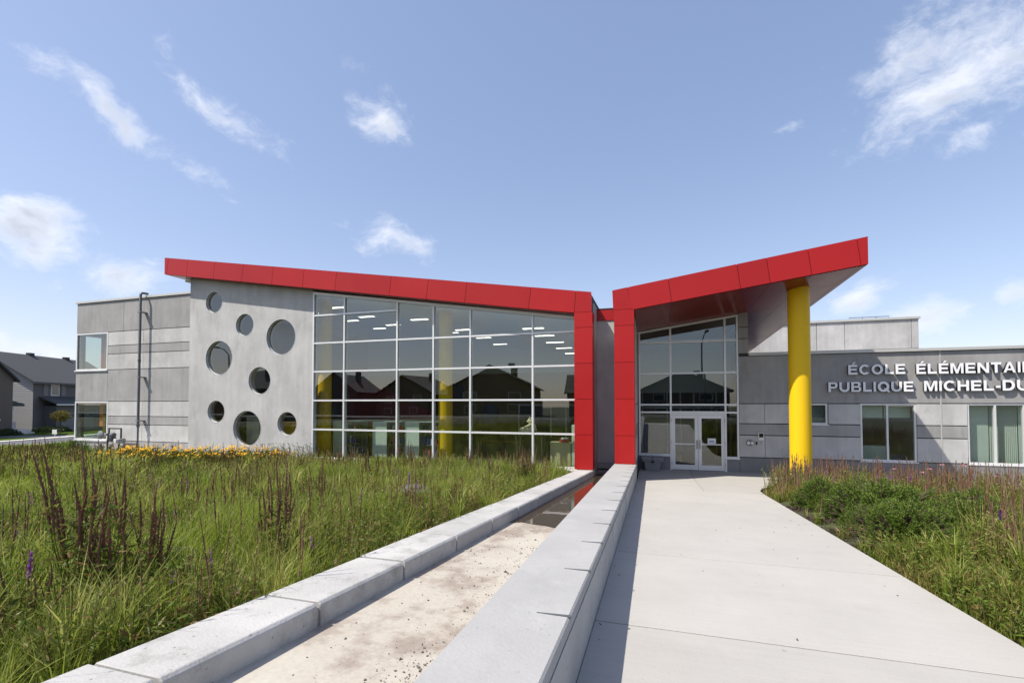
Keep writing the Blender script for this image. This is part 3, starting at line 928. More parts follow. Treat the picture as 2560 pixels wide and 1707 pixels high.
for i in range(len(AX) - 1):
    a, b = AX[i] + fwm / 2, AX[i + 1] - fwm / 2
    zs = [.386]
    for z in AR[1:]:
        if z < topA(b) - .3:
            box('transom', 'aluminium', cwall, a, b, YA - .006, YA + dep - .02, z - fwm / 2, z + fwm / 2)
            pane('pane', rect(a, b, zs[-1], z - fwm / 2), YA + .05, 'glass', cwall)
            zs.append(z + fwm / 2)
    pane('pane', [(a, zs[-1]), (b, zs[-1]), (b, topA(b) - .082), (a, topA(a) - .082)], YA + .05, 'glass', cwall)
box('base_wall', 'concrete_base', school, -13.115, -2.42, YA - .02, YA + .3, -.15, .253)

# --- left roof
rf = MB().prism_y([(-20.68, slopeB(-20.68)), (-1.90, slopeB(-1.90)), (-1.90, slopeT(-1.90) - .02), (-20.68, slopeT(-20.68) - .02)], YF + .03, 34.0).build('red_roof', 'roof_dark', school)
jt = [-20.71, -20.48, -19.33, -17.80, -16.25, -14.69, -13.18, -11.65, -9.25, -7.72, -6.22, -3.89, -2.37, -1.87]
for i in range(len(jt) - 1):
    a, b = jt[i], jt[i + 1]
    g = .007
    lo = lambda x: 0 if x in (-20.71, -1.87) else -.085
    a0, b0 = a + lo(a), b + lo(b)
    zb = (lambda x: slopeB(x) - .02)
    if b == -1.87:
        poly = [(-2.43 + g, 5.505), (-1.86, 5.505), (-1.87, slopeT(-1.87)), (a + g, slopeT(a))]
    elif b == -2.37:
        poly = [(a0 + g, zb(a0)), (-2.43 - g, 5.50), (b - g, slopeT(b)), (a + g, slopeT(a))]
    else:
        poly = [(a0 + g, zb(a0)), (b0 - g, zb(b0)), (b - g, slopeT(b)), (a + g, slopeT(a))]
    MB().prism_y(poly, YF, YF + .04).build('fascia_panel', 'red_panel', rf)
# end fascia and the pale soffit under the left overhang
yj = [YF + .045, 18, 21, 24, 27, 30, 33.9]
for a, b in zip(yj[:-1], yj[1:]):
    MB().box(-20.71, -20.67, a + .006, b - .006, slopeB(-20.71) - .02, slopeT(-20.71)).build('fascia_panel', 'red_panel', rf)
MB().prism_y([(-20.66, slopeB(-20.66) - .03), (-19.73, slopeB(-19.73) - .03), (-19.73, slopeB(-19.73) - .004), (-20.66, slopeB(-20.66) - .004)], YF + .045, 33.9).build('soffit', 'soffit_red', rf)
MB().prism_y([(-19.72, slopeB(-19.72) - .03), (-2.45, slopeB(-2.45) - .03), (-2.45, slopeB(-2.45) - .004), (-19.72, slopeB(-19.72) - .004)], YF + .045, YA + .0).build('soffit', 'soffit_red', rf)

# --- the two red posts
def post(x0, x1, zs, name):
    core = box(name, 'roof_dark', school, x0 + .02, x1 - .02, YF + .03, YF + .55, zs[0] + .01, zs[-1])
    for a, b in zip(zs[:-1], zs[1:]):
        box('post_panel', 'red_panel', core, x0, x1, YF, YF + .03, a + .006, b - .006)
        box('post_panel', 'red_panel', core, x1 - .018, x1 - .001, YF + .033, YF + .56, a + .006, b - .006)
        box('post_panel', 'red_panel', core, x0 + .001, x0 + .018, YF + .033, YF + .44, a + .006, b - .006)


post(-2.43, -1.84, [.385, 1.51, 2.67, 3.83, 5.0, 5.50], 'red_post')
post(-1.15, -.53, [.615, 1.51, 2.67, 3.83, 5.0, 5.51], 'red_post')

# --- slot between the posts
sl = box('slot_wall', 'concrete_wall', school, -2.2, -.9, 16.5, 16.7, .45, 5.44)
box('slot_side', 'concrete_wall', school, -2.1, -1.86, YF + .57, 16.49, -.1, 5.9)
box('slot_side', 'concrete_wall', school, -1.135, -.95, YF + .57, 16.49, -.1, 5.9)
box('slot_foot', 'concrete_dark', school, -1.85, -1.14, 16.40, 16.9, .0, .20)
box('slot_lintel', 'concrete_dark', school, -1.85, -1.14, 16.42, 16.6, .26, .44)
box('slot_band', 'red_panel', school, -1.85, -1.14, 16.47, 16.55, 5.45, 5.83)
box('roof_edge', 'roof_dark', school, -1.9, -1.1, 16.46, 30, 5.84, 5.88)

# --- right canopy roof: rises to the right, falls gently to the back
rT = lambda x: 6.14 + .1448 * (x + 1.2)
rB = lambda x, y: 6.40 - .04 * (y - 15) - .1405 * (5.75 - x)
jr = [-1.2, -.72, .50, 2.44, 3.23, 4.29, 5.49, 5.76]
YE = 31.5
core = MB().hexa([(-1.17, YF + .03, rB(-1.17, YF)), (5.73, YF + .03, rB(5.73, YF)), (5.73, YE, rB(5.73, YE)), (-1.17, YE, rB(-1.17, YE)),
                  (-1.17, YF + .03, rT(-1.17) - .02), (5.73, YF + .03, rT(5.73) - .02), (5.73, YE, rT(5.73) - .04 * 16.5 - .02), (-1.17, YE, rT(-1.17) - .66)])
cr_ = core.build('red_canopy', 'roof_dark', school)
for i in range(len(jr) - 1):
    a, b = jr[i], jr[i + 1]
    g = .007
    lo = lambda x: 0 if x in (-1.2, 5.76) else .095
    zb = lambda x: rB(x, YF) - .02
    if i == 0:
        poly = [(-1.175, 5.515), (-.61 - g, 5.515), (b - g, rT(b)), (a, rT(a))]
    else:
        poly = [(a + lo(a) + g, zb(a + lo(a))), (b + lo(b) - g, zb(b + lo(b))), (b - g, rT(b)), (a + g, rT(a))]
    MB().prism_y(poly, YF, YF + .04).build('fascia_panel', 'red_panel', cr_)
for a, b in zip([YF + .045, 17.5, 20, 22.5, 25, 27.5], [17.5, 20, 22.5, 25, 27.5, YE]):
    z = lambda y, t: (rT(5.76) - .04 * (y - 15)) if t else rB(5.76, y) - .02
    MB().hexa([(5.735, a + .006, z(a, 0)), (5.76, a + .006, z(a, 0)), (5.76, b - .006, z(b, 0)), (5.735, b - .006, z(b, 0)),
               (5.735, a + .006, z(a, 1)), (5.76, a + .006, z(a, 1)), (5.76, b - .006, z(b, 1)), (5.735, b - .006, z(b, 1))]).build('fascia_panel', 'red_panel', cr_)
# soffit panels, each following the fascia joints
sx = [-.52, .61, 2.53, 3.33, 4.37, 5.58, 5.73]
sy = [YF + .05, 16.9, 18.68, 20.6, 22.8, 25.0, 27.2, 29.4, YE]
for i in range(len(sx) - 1):
    for j in range(len(sy) - 1):
        if sx[i + 1] <= 3.4 and sy[j] > 18.6:
            continue
        a, b, c, d = sx[i] + .005, sx[i + 1] - .005, sy[j] + .005, sy[j + 1] - .005
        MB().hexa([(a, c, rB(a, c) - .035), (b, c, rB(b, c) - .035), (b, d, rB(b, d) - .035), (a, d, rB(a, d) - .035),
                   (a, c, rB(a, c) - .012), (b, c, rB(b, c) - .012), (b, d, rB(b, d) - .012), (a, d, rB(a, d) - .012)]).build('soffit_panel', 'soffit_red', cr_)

# --- yellow column at the canopy
n = 40
ccx, ccy, ccr = 4.44, 16.5, .305
V, F = [], []
for r, z, lean in ((ccr, -.05, 0), (ccr, 2.0, 0), (ccr, 4.0, 0), (ccr, 6.0, 0), (ccr, 6.2, 0)):
    V += [(ccx + r * math.cos(2 * math.pi * k / n) + lean * 0, ccy + r * math.sin(2 * math.pi * k / n), z) for k in range(n)]
for j in range(4):
    F += [(j * n + k, j * n + (k + 1) % n, (j + 1) * n + (k + 1) % n, (j + 1) * n + k) for k in range(n)]
me = raw_mesh('yellow_column', V, F)
for p in me.polygons: p.use_smooth = True
me.set_sharp_from_angle(angle=math.radians(25))
obj('yellow_column', me, 'yellow_paint', school)

# --- entrance glazing
EX = [-.47, .68, 2.60, 3.02]
ER = [2.19, 2.48, 3.68, 4.87]
topE = lambda x: rB(x, YB) - .05
fr = MB()
fr.prism_y([(-.53, topE(-.53) - .07), (3.05, topE(3.05) - .07), (3.05, topE(3.05)), (-.53, topE(-.53))], YB, YB + .15)
ent = fr.build('entrance_glazing', 'aluminium', school)
box('bottom_rail', 'aluminium', ent, -.53, EX[1] + .03, YB - .01, YB + .15, .54, .60)
box('bottom_rail', 'aluminium', ent, EX[2] - .03, 3.055, YB - .01, YB + .15, .50, .56)
hw = .032
for k, x in enumerate(EX):
    box('mullion', 'aluminium', ent, x - hw, x + hw, YB - .012, YB + .14, (0.0 if k in (1, 2) else (.6 if k == 0 else .56)), topE(x) - .07)
for i in range(3):
    a, b = EX[i] + hw, EX[i + 1] - hw
    lo_ = {0: .60, 1: 2.19 + hw, 2: .56}[i]
    for z in ER:
        if i == 1 and z == 2.19:
            box('transom', 'aluminium', ent, a, b, YB - .006, YB + .13, z - .045, z + .045); lo_ = z + .045
            continue
        box('transom', 'aluminium', ent, a, b, YB - .006, YB + .13, z - hw, z + hw)
        pane('pane', rect(a, b, lo_, z - hw), YB + .05, 'glass_dark', ent)
        lo_ = z + hw
    pane('pane', [(a, lo_), (b, lo_), (b, topE(b) - .072), (a, topE(a) - .072)], YB + .05, 'glass_dark', ent)
box('sill', 'aluminium', ent, -.5, EX[1] - .035, YB - .06, YB - .012, .51, .538)
box('sill', 'aluminium', ent, EX[2] + .035, 3.07, YB - .06, YB - .012, .47, .498)
box('base_wall', 'concrete_base', school, -.53, EX[1] - .034, YB + .0, YB + .2, -.1, .538)
box('base_wall', 'concrete_base', school, EX[2] + .034, 3.055, YB + .0, YB + .2, -.1, .498)
box('door_head', 'aluminium', ent, .71, 2.57, YB + .02, YB + .1, 2.08, 2.143)
for x0, x1, hx in ((.715, 1.645, 1.60), (1.655, 2.565, 1.70)):
    z0, z1, s = .02, 2.075, .115
    d = MB()
    y0, y1 = YB + .03, YB + .08
    d.box(x0, x0 + s, y0, y1, z0, z1).box(x1 - s, x1, y0, y1, z0, z1).box(x0 + s, x1 - s, y0, y1, z0, z0 + .19).box(x0 + s, x1 - s, y0, y1, z1 - .11, z1)
    door = d.build('door', 'aluminium', school)
    pane('pane', rect(x0 + s, x1 - s, z0 + .19, z1 - .11), YB + .055, 'glass_dark', door)
    box('push_bar', 'aluminium', door, x0 + s, x1 - s, y0 + .02, y0 + .022 + .05, .97, 1.01)
    MB().tube([(hx, y0 + .0, .83), (hx, y0 - .07, .83), (hx, y0 - .07, 1.14), (hx, y0, 1.14)], .013, 8).build('handle', 'dark_steel', door, smooth=True)
    hingex = x0 - .012 if hx < 1.65 else x1 + .012
    for hz in (.25, 1.05, 1.9):
        MB().tube([(hingex, YB - .025, hz - .06), (hingex, YB - .025, hz + .06)], .012, 8).build('hinge', 'aluminium_dim', door)
# concrete pier right of the glazing, and side wall of the porch
pb = box('pier', 'concrete_groove', school, 3.07, 3.38, YB + .05, YB + .5, 4.27, 5.93)
for a, b in ((4.38, 4.9), (4.93, 5.33), (5.36, 5.92)):
    box('concrete_panel', 'concrete_dark', pb, 3.07, 3.385, YB, YB + .05, a, b, .004)
ps = box('porch_side', 'concrete_groove', school, -.94, -.57, YF + .57, YB - .02, -.1, 5.45)
for (za, zb), mt in zip([(4.5, 5.4), (3.3, 4.48), (2.52, 3.28), (1.79, 2.5), (1.37, 1.77), (.56, 1.35), (-.1, .54)], ['concrete_wall', 'concrete_wall', 'concrete_wall', 'concrete_light', 'concrete_dark', 'concrete_light', 'concrete_base']):
    for ya, yb in ((YF + .58, 17.1), (17.12, YB - .02)):
        box('concrete_panel', mt, ps, -.57, -.535, ya, yb, za, zb, .003)
# entrance hall inside
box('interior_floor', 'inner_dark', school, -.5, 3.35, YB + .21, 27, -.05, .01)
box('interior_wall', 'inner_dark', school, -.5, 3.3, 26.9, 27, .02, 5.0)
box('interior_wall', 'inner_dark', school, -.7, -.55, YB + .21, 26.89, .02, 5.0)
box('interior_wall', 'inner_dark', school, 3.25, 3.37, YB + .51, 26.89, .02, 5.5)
box('ceiling', 'ceiling_white', school, -.5, 3.24, YB + .3, 26.8, 4.9, 5.0)
vd = MB()
for x in (-.45, .6, 1.15, 1.7, 2.6, 3.15):
    vd.box(x, x + .06, 21.5, 21.6, .02, 3.0)
vd.box(-.39, 3.15, 21.5, 21.6, 2.3, 2.4)
vd.box(-.5, 3.24, 21.45, 21.65, 3.0, 4.89)
vd.build('inner_vestibule', 'aluminium_dim', school)

# --- library hall behind the big glass
hx0, hx1, hy1 = -20.5, -2.15, 33.8
box('interior_floor', 'floor_vinyl', school, hx0, hx1, YA + .33, hy1, .2, .30)
MB().prism_y([(hx0, slopeB(hx0) - .15), (hx1, slopeB(hx1) - .15), (hx1, slopeB(hx1) - .06), (hx0, slopeB(hx0) - .06)], YA + .35, hy1).build('ceiling', 'ceiling_white', school)
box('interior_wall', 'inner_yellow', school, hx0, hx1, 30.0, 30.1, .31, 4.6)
MB().prism_y([(hx0, .31), (hx1, .31), (hx1, slopeB(hx1) - .16), (hx0, slopeB(hx0) - .16)], 30.11, 30.3).build('interior_wall', 'blind_fabric', school)
box('interior_wall', 'white_plaster', school, hx0, hx1, 33.7, 33.8, .31, 5.2)
box('interior_wall', 'inner_dark', school, hx0 - .1, hx0, YA + 1.2, hy1, .31, 7.2)
MB().prism_y([(-19.71, 7.2), (-19.5, 7.2), (-19.5, slopeB(-19.5) - .05), (-19.71, slopeB(-19.71) - .05)], YD + .31, 33.8).build('upper_wall', 'concrete_wall', school)
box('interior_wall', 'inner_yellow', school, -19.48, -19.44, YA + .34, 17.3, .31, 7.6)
box('interior_wall', 'white_plaster', school, hx1, hx1 + .04, YA + .31, hy1, .31, 5.3)
MB().prism_y([(-20.4, .31), (-13.4, .31), (-13.4, 1.9), (-18.5, 4.15), (-20.4, 3.85)], 26.8, 27.0).build('interior_wall', 'inner_red', school)
for cx, cz, r in ((-10.7, 1.85, .68), (-13.2, 3.4, .62)):
    pane('porthole', circ(cx, cz, r, 40), 29.985, 'inner_navy', school)
iw = MB()
for x in (-8.6, -6.4, -5.4, -4.6, -3.2):
    iw.box(x - .05, x + .05, 29.9, 29.97, .31, 2.4)
iw.box(-8.65, -2.2, 29.9, 29.97, 2.4, 2.5)
iwo = iw.build('inner_screen', 'aluminium_dim', school)
pane('pane', rect(-8.55, -2.2, .4, 2.4), 29.98, 'screen_black', iwo)
for x in (-13.56, -7.84):
    cy = MB()
    cy.tube([(x, 16.75, .3), (x, 16.75, slopeB(x) - .14)], .275, 28, caps=False)
    cy.build('inner_column', 'yellow_paint', school, smooth=True)


# ------------------------------------------------------------------ lettering on the wall
def glyph(ch, w):
    """bold sans capital, cap height 1, width w: outline and counters"""
    s, h = .235, .205

    def arc(cx, cy, rx, ry, a0, a1, n=14):
        return [(cx + rx * math.cos(math.radians(a)), cy + ry * math.sin(math.radians(a))) for a in np.linspace(a0, a1, n)]
    if ch == 'I': return rect(0, w, 0, 1), []
    if ch == '-': return rect(0, w, .27, .46), []
    if ch == 'L': return [(0, 0), (w, 0), (w, h), (s, h), (s, 1), (0, 1)], []
    if ch == 'E': return [(0, 0), (w, 0), (w, h), (s, h), (s, .42), (w * .92, .42), (w * .92, .42 + h * .92), (s, .42 + h * .92), (s, 1 - h), (w * .97, 1 - h), (w * .97, 1), (0, 1)], []
    if ch == 'T': return [(w / 2 - s / 2, 0), (w / 2 + s / 2, 0), (w / 2 + s / 2, 1 - h), (w, 1 - h), (w, 1), (0, 1), (0, 1 - h), (w / 2 - s / 2, 1 - h)], []
    if ch == 'H': return [(0, 0), (s, 0), (s, .41), (w - s, .41), (w - s, 0), (w, 0), (w, 1), (w - s, 1), (w - s, .6), (s, .6), (s, 1), (0, 1)], []
    if ch == 'N': return [(0, 0), (s * .93, 0), (s * .93, .66), (w - s, 0), (w, 0), (w, 1), (w - s * .93, 1), (w - s * .93, .34), (s, 1), (0, 1)], []
    if ch == 'M': return [(0, 0), (s * .9, 0), (s * .9, .76), (w / 2 - .1, 0), (w / 2 + .1, 0), (w - s * .9, .76), (w - s * .9, 0), (w, 0), (w, 1), (w - .30, 1), (w / 2, .33), (.30, 1), (0, 1)], []
    if ch == 'A': return [(0, 0), (.22, 0), (.305, .22), (w - .305, .22), (w - .22, 0), (w, 0), (w / 2 + .115, 1), (w / 2 - .115, 1)], [[(.365, .385), (w - .365, .385), (w / 2, .76)]]
    if ch in 'OQ': return arc(w / 2, .5, w / 2, .515, 0, 350, 36), [arc(w / 2, .5, w / 2 - s * 1.05, .515 - h, 0, 350, 36)]
    if ch == 'C': return arc(w * .52, .5, w * .52, .515, 38, 322, 30) + arc(w * .52, .5, w * .52 - s * 1.05, .515 - h, 308, 52, 30), []
    if ch == 'U': return arc(w / 2, .40, w / 2, .415, 180, 360) + [(w, 1), (w - s, 1)] + arc(w / 2, .40, w / 2 - s, .415 - h, 360, 180) + [(s, 1), (0, 1)], []
    if ch == 'D': return [(0, 0)] + arc(w - .48, .5, .48, .5, -90, 90) + [(0, 1)], [[(s, h)] + arc(w - .46, .5, .46 - s, .5 - h, -90, 90) + [(s, 1 - h)]]
    if ch == 'P': return [(0, 0), (s, 0), (s, .36)] + arc(w - .32, .68, .32, .32, -90, 90) + [(0, 1)], [[(s, .36 + h * .9)] + arc(w - .33, .68, .33 - s, .32 - h * .9, -90, 90) + [(s, 1 - h * .9)]]
    if ch == 'R': return [(0, 0), (s, 0), (s, .40), (w * .42, .40), (w - .25, 0), (w, 0), (w * .70, .41)] + arc(w - .36, .70, .30, .30, -60, 90) + [(0, 1)], [[(s, .555)] + arc(w - .38, .695, .30 - s * .85, .13, -90, 90) + [(s, .835)]]
    if ch == 'B': return [(0, 0)] + arc(w - .30, .285, .30, .285, -90, 70) + arc(w - .33, .76, .27, .24, -50, 90) + [(0, 1)], [[(s, h * .88)] + arc(w - .31, .295, .31 - s, .125, -90, 90) + [(s, .42)], [(s, .595)] + arc(w - .34, .715, .275 - s, .115, -90, 90) + [(s, .835)]]


def lettering():
    t = thing('sign_lettering', 'raised white metal letters on the concrete wall above the windows', 'sign', (8.8, YB, 3.4))
    W = {'I': .21, 'M': 1.13, '-': .38, 'L': .80, 'E': .86, 'É': .86, 'T': .86, 'Q': 1.06, 'O': 1.06, 'C': .99, 'A': 1.02, 'N': .97, 'D': .97, 'U': .96, 'R': 1.0, 'P': .88, 'B': .94, 'H': .95}
    H = .335
    for word, x0, x1, zb in (('ÉCOLE', 6.48, 8.11, 3.515), ('ÉLÉMENTAIRE', 8.42, 11.80, 3.505), ('PUBLIQUE', 5.88, 8.33, 2.925), ('MICHEL-DU', 8.62, 11.34, 2.935)):
        tot = sum(W[c] for c in word)
        gap = ((x1 - x0) / H - tot) / (len(word) - 1)
        k = H
        if gap < .12 or gap > .3:
            gap = .17
            k = (x1 - x0) / (tot + gap * (len(word) - 1))
        x = x0
        for ch in word:
            base = 'E' if ch == 'É' else ch
            w = W[ch]
            out, holes = glyph(base, w)
            f = lambda ring: [(x + a * k, zb + b * H) for a, b in ring]
            o = plate('letter', f(out), [f(r) for r in holes], .085, YB - .115, 'letter_metal', t)
            extra = []
            if ch == 'É': extra = [[(x + w * k * .38, zb + H * 1.06), (x + w * k * .60, zb + H * 1.06), (x + w * k * .86, zb + H * 1.26), (x + w * k * .58, zb + H * 1.26)]]
            if ch == 'Q': extra = [[(x + w * k * .52, zb + H * .26), (x + w * k * .94, zb - H * .09), (x + w * k * 1.06, zb + H * .04), (x + w * k * .62, zb + H * .39)]]
            if extra:
                bm = bmesh.new(); bm.from_mesh(o.data)
                for r in extra:
                    vs = [bm.verts.new((a, YB - .117, b)) for a, b in r] + [bm.verts.new((a, YB - .032, b)) for a, b in r]
                    for q in ((0, 1, 2, 3), (7, 6, 5, 4), (1, 0, 4, 5), (2, 1, 5, 6), (3, 2, 6, 7), (0, 3, 7, 4)):
                        bm.faces.new([vs[i] for i in q])
                bmesh.ops.recalc_face_normals(bm, faces=bm.faces)
                bm.to_mesh(o.data); bm.free()
            o.data.materials.append(MATS['letter_side'])
            for p in o.data.polygons:
                if abs(p.normal.y) < .5: p.material_index = 1
            x += (w + gap) * k
    return t


lettering()

# ------------------------------------------------------------------ things on and by the walls
def gas_service():
    p = thing('roof_drain_pipe', 'tall dark metal pipe clamped to the left concrete wall', 'pipe', (-23.65, YD - .25, .4))
    y = YD - .27
    MB().tube([(-23.65, YD + .06, 7.9), (-23.66, YD - .1, 7.9), (-23.66, y + .05, 7.88), (-23.66, y, 7.8), (-23.66, y, 1.45)], .055, 12).build('pipe', 'galvanised', p, smooth=True)
    MB().tube([(-23.66, y, 1.45), (-23.66, y, .42), (-24.3, y, .42), (-24.9, y, .44)], .04, 10).build('lower_pipe', 'galvanised', p, smooth=True)
    for z in (6.95, 3.8, 1.7):
        MB().box(-23.76, -23.56, y - .07, YD - .002, z - .025, z + .025).build('bracket', 'meter_grey', p)
    for z in (1.46, 4.6):
        MB().tube([(-23.66, y, z - .05), (-23.66, y, z + .05)], .07, 12).build('collar', 'galvanised', p)
    g = thing('gas_meter', 'grey gas meter and regulator set at the foot of the left wall', 'gas meter', (-25.2, YD - .4, .2))
    y = YD - .38
    MB().tube([(-25.55, y, .12), (-25.55, y, .5), (-25.5, y, .95)], .04, 10).build('riser', 'dark_steel', g, smooth=True)
    MB().tube([(-25.45, y, .9), (-25.45, y, 1.32), (-24.62, y, 1.32), (-24.62, y, .85)], .04, 10).build('loop_pipe', 'dark_steel', g, smooth=True)
    mb = MB()
    mb.tube([(-25.85, y - .02, 1.0), (-25.85, y - .1, 1.0), (-25.85, y - .14, 1.0), (-25.85, y - .2, 1.0)], [.05, .2, .2, .09], 20)
    mb.tube([(-26.05, y - .05, 1.02), (-25.5, y - .05, 1.02)], .06, 12)
    mb.build('regulator', 'meter_grey', g, smooth=True)
    MB().tube([(-25.3, y, 1.0), (-25.1, y, 1.0)], .11, 14).build('valve_body', 'galvanised', g, smooth=True)
    MB().box(-25.3, -25.08, y - .12, y + .1, .68, .9).build('index_box', 'dark_steel', g, .01)
    MB().box(-24.95, -24.5, y - .16, y + .16, .62, .84).build('meter_case', 'meter_grey', g, .04)
    MB().tube([(-24.75, y - .17, .73), (-24.75, y - .2, .73)], .09, 16).build('dial', 'aluminium', g)
    MB().tube([(-26.1, y - .1, .42), (-25.6, y - .1, .42)], .035, 8).tube([(-25.9, y - .1, .3), (-25.9, y - .1, .55)], .03, 8).build('vent_pipe', 'dark_steel', g)
    for x in (-24.72, -25.55):
        MB().tube([(x, y, .02), (x, y, .62)], .025, 8).build('support', 'dark_steel', g)


gas_service()


def storage_bin():
    t = thing('storage_bin', 'grey plastic lidded storage bin in the corner left of the doors', 'bin', (-.02, 18.25, 0))
    n = 4
    lo = [(-.26, 18.08), (.24, 18.08), (.24, 18.42), (-.26, 18.42)]
    hi = [(-.32, 18.03), (.31, 18.03), (.31, 18.47), (-.32, 18.47)]
    MB().hexa([(x, y, .012) for x, y in lo] + [(x, y, .40) for x, y in hi]).build('tub', 'plastic_grey', t, .012)
    MB().box(-.385, .375, 17.98, 18.52, .37, .43).build('rim', 'plastic_grey', t, .01)
    MB().box(-.40, -.02, 17.97, 18.53, .432, .53).build('lid_flap', 'plastic_grey', t, .02)
    MB().box(0.0, .39, 17.97, 18.53, .432, .53).build('lid_flap', 'plastic_grey', t, .02)
    MB().box(-.06, .06, 17.955, 17.98, .33, .41).build('latch', 'black_rubber', t, .005)


storage_bin()
t = thing('intercom', 'small pale intercom box with black screen on the wall right of the doors', 'intercom', (3.77, YB, 1.3))
box('housing', 'aluminium', t, 3.67, 3.86, YB - .06, YB - .001, 1.19, 1.47, .01)
box('screen', 'screen_black', t, 3.695, 3.835, YB - .064, YB - .058, 1.30, 1.44)
t = thing('fire_connection', 'round brass fire department hose connection low on the concrete wall', 'hose connection', (3.4, YB, 1.1))
MB().tube([(3.40, YB - .001, 1.1), (3.40, YB - .02, 1.1)], .12, 20).build('plate', 'meter_grey', t, smooth=True)
MB().tube([(3.36, YB - .02, 1.1), (3.34, YB - .12, 1.09)], .05, 14).build('cap', 'aluminium', t, smooth=True)
MB().tube([(3.44, YB - .02, 1.1), (3.46, YB - .12, 1.09)], .05, 14).build('cap', 'aluminium', t, smooth=True)
t = thing('key_switch', 'small dark key switch box beside the hose connection', 'switch', (3.62, YB, 1.1))
box('housing', 'plastic_grey', t, 3.585, 3.655, YB - .03, YB - .001, 1.02, 1.15, .006)
box('face', 'screen_black', t, 3.597, 3.643, YB - .034, YB - .0305, 1.05, 1.12)
t = thing('wall_button', 'small round metal button under the intercom', 'button', (3.77, YB, 1.08))
MB().tube([(3.77, YB - .001, 1.08), (3.77, YB - .025, 1.08)], .04, 16).build('button_plate', 'aluminium_dim', t)
MB().tube([(3.77, YB - .026, 1.08), (3.77, YB - .04, 1.08)], .018, 12).build('knob', 'black_rubber', t)
t = thing('paper_notice', 'small printed white notice taped inside the right door', 'notice', (2.1, YB + .03, 1.1))
box('sheet', 'paper', t, 1.98, 2.26, YB + .046, YB + .05, 1.02, 1.22)
box('print', 'paper_print', t, 2.03, 2.21, YB + .043, YB + .0455, 1.06, 1.15)

# ------------------------------------------------------------------ inside the library
def ceiling_lights():
    spots = [(-4.7, y) for y in (18.5, 20.6, 23, 25.5, 28.3)] + [(-9.3, y) for y in (22, 25, 28)] + [(-10.6, 19.7), (-11.1, 24.4)] + [(-14.4, y) for y in (18.6, 21, 23.6)] + [(-17.5, y) for y in (21.5, 24, 27)]
    proto = None
    for k, (x, y) in enumerate(spots):
        z = slopeB(x) - .155
        if proto is None:
            proto = thing('ceiling_light', 'long bright ceiling light strip glowing in the glass hall', 'ceiling light', (x, y, z), 0, 'strip lights on the library ceiling')
            MB().box(-.48, .48, -.13, .13, -.055, -.025).build('housing', 'aluminium', proto, keep=False)
            MB().box(-.44, .44, -.10, .10, -.07, -.057).build('diffuser', 'lamp_diffuser', proto, keep=False)
        else:
            copy_tree(proto, (x, y, z))


ceiling_lights()


def bookcase(x0, w, depth_x, label):
    t = thing('bookcase', label, 'bookcase', (x0, 17.2, .3))
    box('end_panel', 'mint_laminate', t, x0, x0 + w, 17.0, 17.03, .3, 1.77)
    box('carcass', 'mint_laminate', t, x0, x0 + .03, 17.04, 19.2, .3, 1.77)
    box('top', 'mint_laminate', t, x0, x0 + w + depth_x, 17.04, 19.2, 1.75, 1.775)
    box('back_panel', 'plastic_grey', t, x0 + w, x0 + w + depth_x, 17.6, 17.62, .3, 1.74)
    rr = random.Random(int(-x0 * 10))
    for z in (.35, .82, 1.3):
        box('shelf', 'plastic_grey', t, x0 + w + .01, x0 + w + depth_x, 17.2, 17.58, z - .02, z)
        x = x0 + w + .02
        while x < x0 + w + depth_x - .08:
            bw = rr.uniform(.025, .06); h = rr.uniform(.2, .36)
            box('book', rr.choice(['book_blue', 'book_white', 'book_red', 'inner_dark', 'book_blue']), t, x, x + bw, 17.22, 17.45, z + .001, z + h)
            x += bw + rr.choice([.004, .004, .08])


bookcase(-13.3, .50, .8, 'pale mint bookcase end behind the glass, nearest the round windows')
bookcase(-11.33, .68, .55, 'pale mint bookcase behind the glass, middle of the three')
bookcase(-9.79, .65, .75, 'pale mint bookcase behind the glass, beside the yellow indoor column')
t = thing('yellow_cupboard', 'yellow cupboard seen through the lowest right round window', 'cupboard', (-15.2, 16.4, .3))
box('body', 'yellow_paint', t, -15.55, -14.75, 16.2, 16.6, .3, 1.72, .004)
box('door_panel', 'yellow_paint', t, -15.5, -14.8, 16.185, 16.198, .36, 1.68, .003)
t = thing('mint_locker', 'pale mint locker seen through the largest low round window', 'locker', (-17.1, 16.5, .3))
box('body', 'mint_laminate', t, -17.45, -16.75, 16.4, 16.8, .3, 1.95, .004)
box('door_panel', 'mint_laminate', t, -17.41, -17.12, 16.385, 16.398, .36, 1.9, .003)
box('door_panel', 'mint_laminate', t, -17.08, -16.79, 16.385, 16.398, .36, 1.9, .003)
t = thing('mint_cupboard', 'narrow mint cupboard behind the glass next to the red post', 'cupboard', (-2.66, 16.4, .3))
box('body', 'mint_laminate', t, -2.74, -2.4, 16.3, 16.8, .3, 1.77, .004)
box('door_panel', 'mint_laminate', t, -2.72, -2.42, 16.285, 16.298, .34, 1.74, .003)
t = thing('low_cabinet', 'low pale yellow cabinet behind the glass near the red post', 'cabinet', (-3.1, 16.5, .3))
box('body', 'beige_laminate', t, -3.52, -2.78, 16.3, 16.85, .31, 1.12, .006)
box('top', 'beige_laminate', t, -3.54, -2.76, 16.28, 16.87, 1.122, 1.14)
t = thing('book_pile', 'red box and pale book lying on the low yellow cabinet', 'books', (-3.0, 16.5, 1.14))
box('red_box', 'book_red', t, -3.2, -2.84, 16.35, 16.7, 1.142, 1.235, .004)
box('pale_book', 'book_white', t, -3.14, -2.9, 16.38, 16.65, 1.237, 1.29, .004)


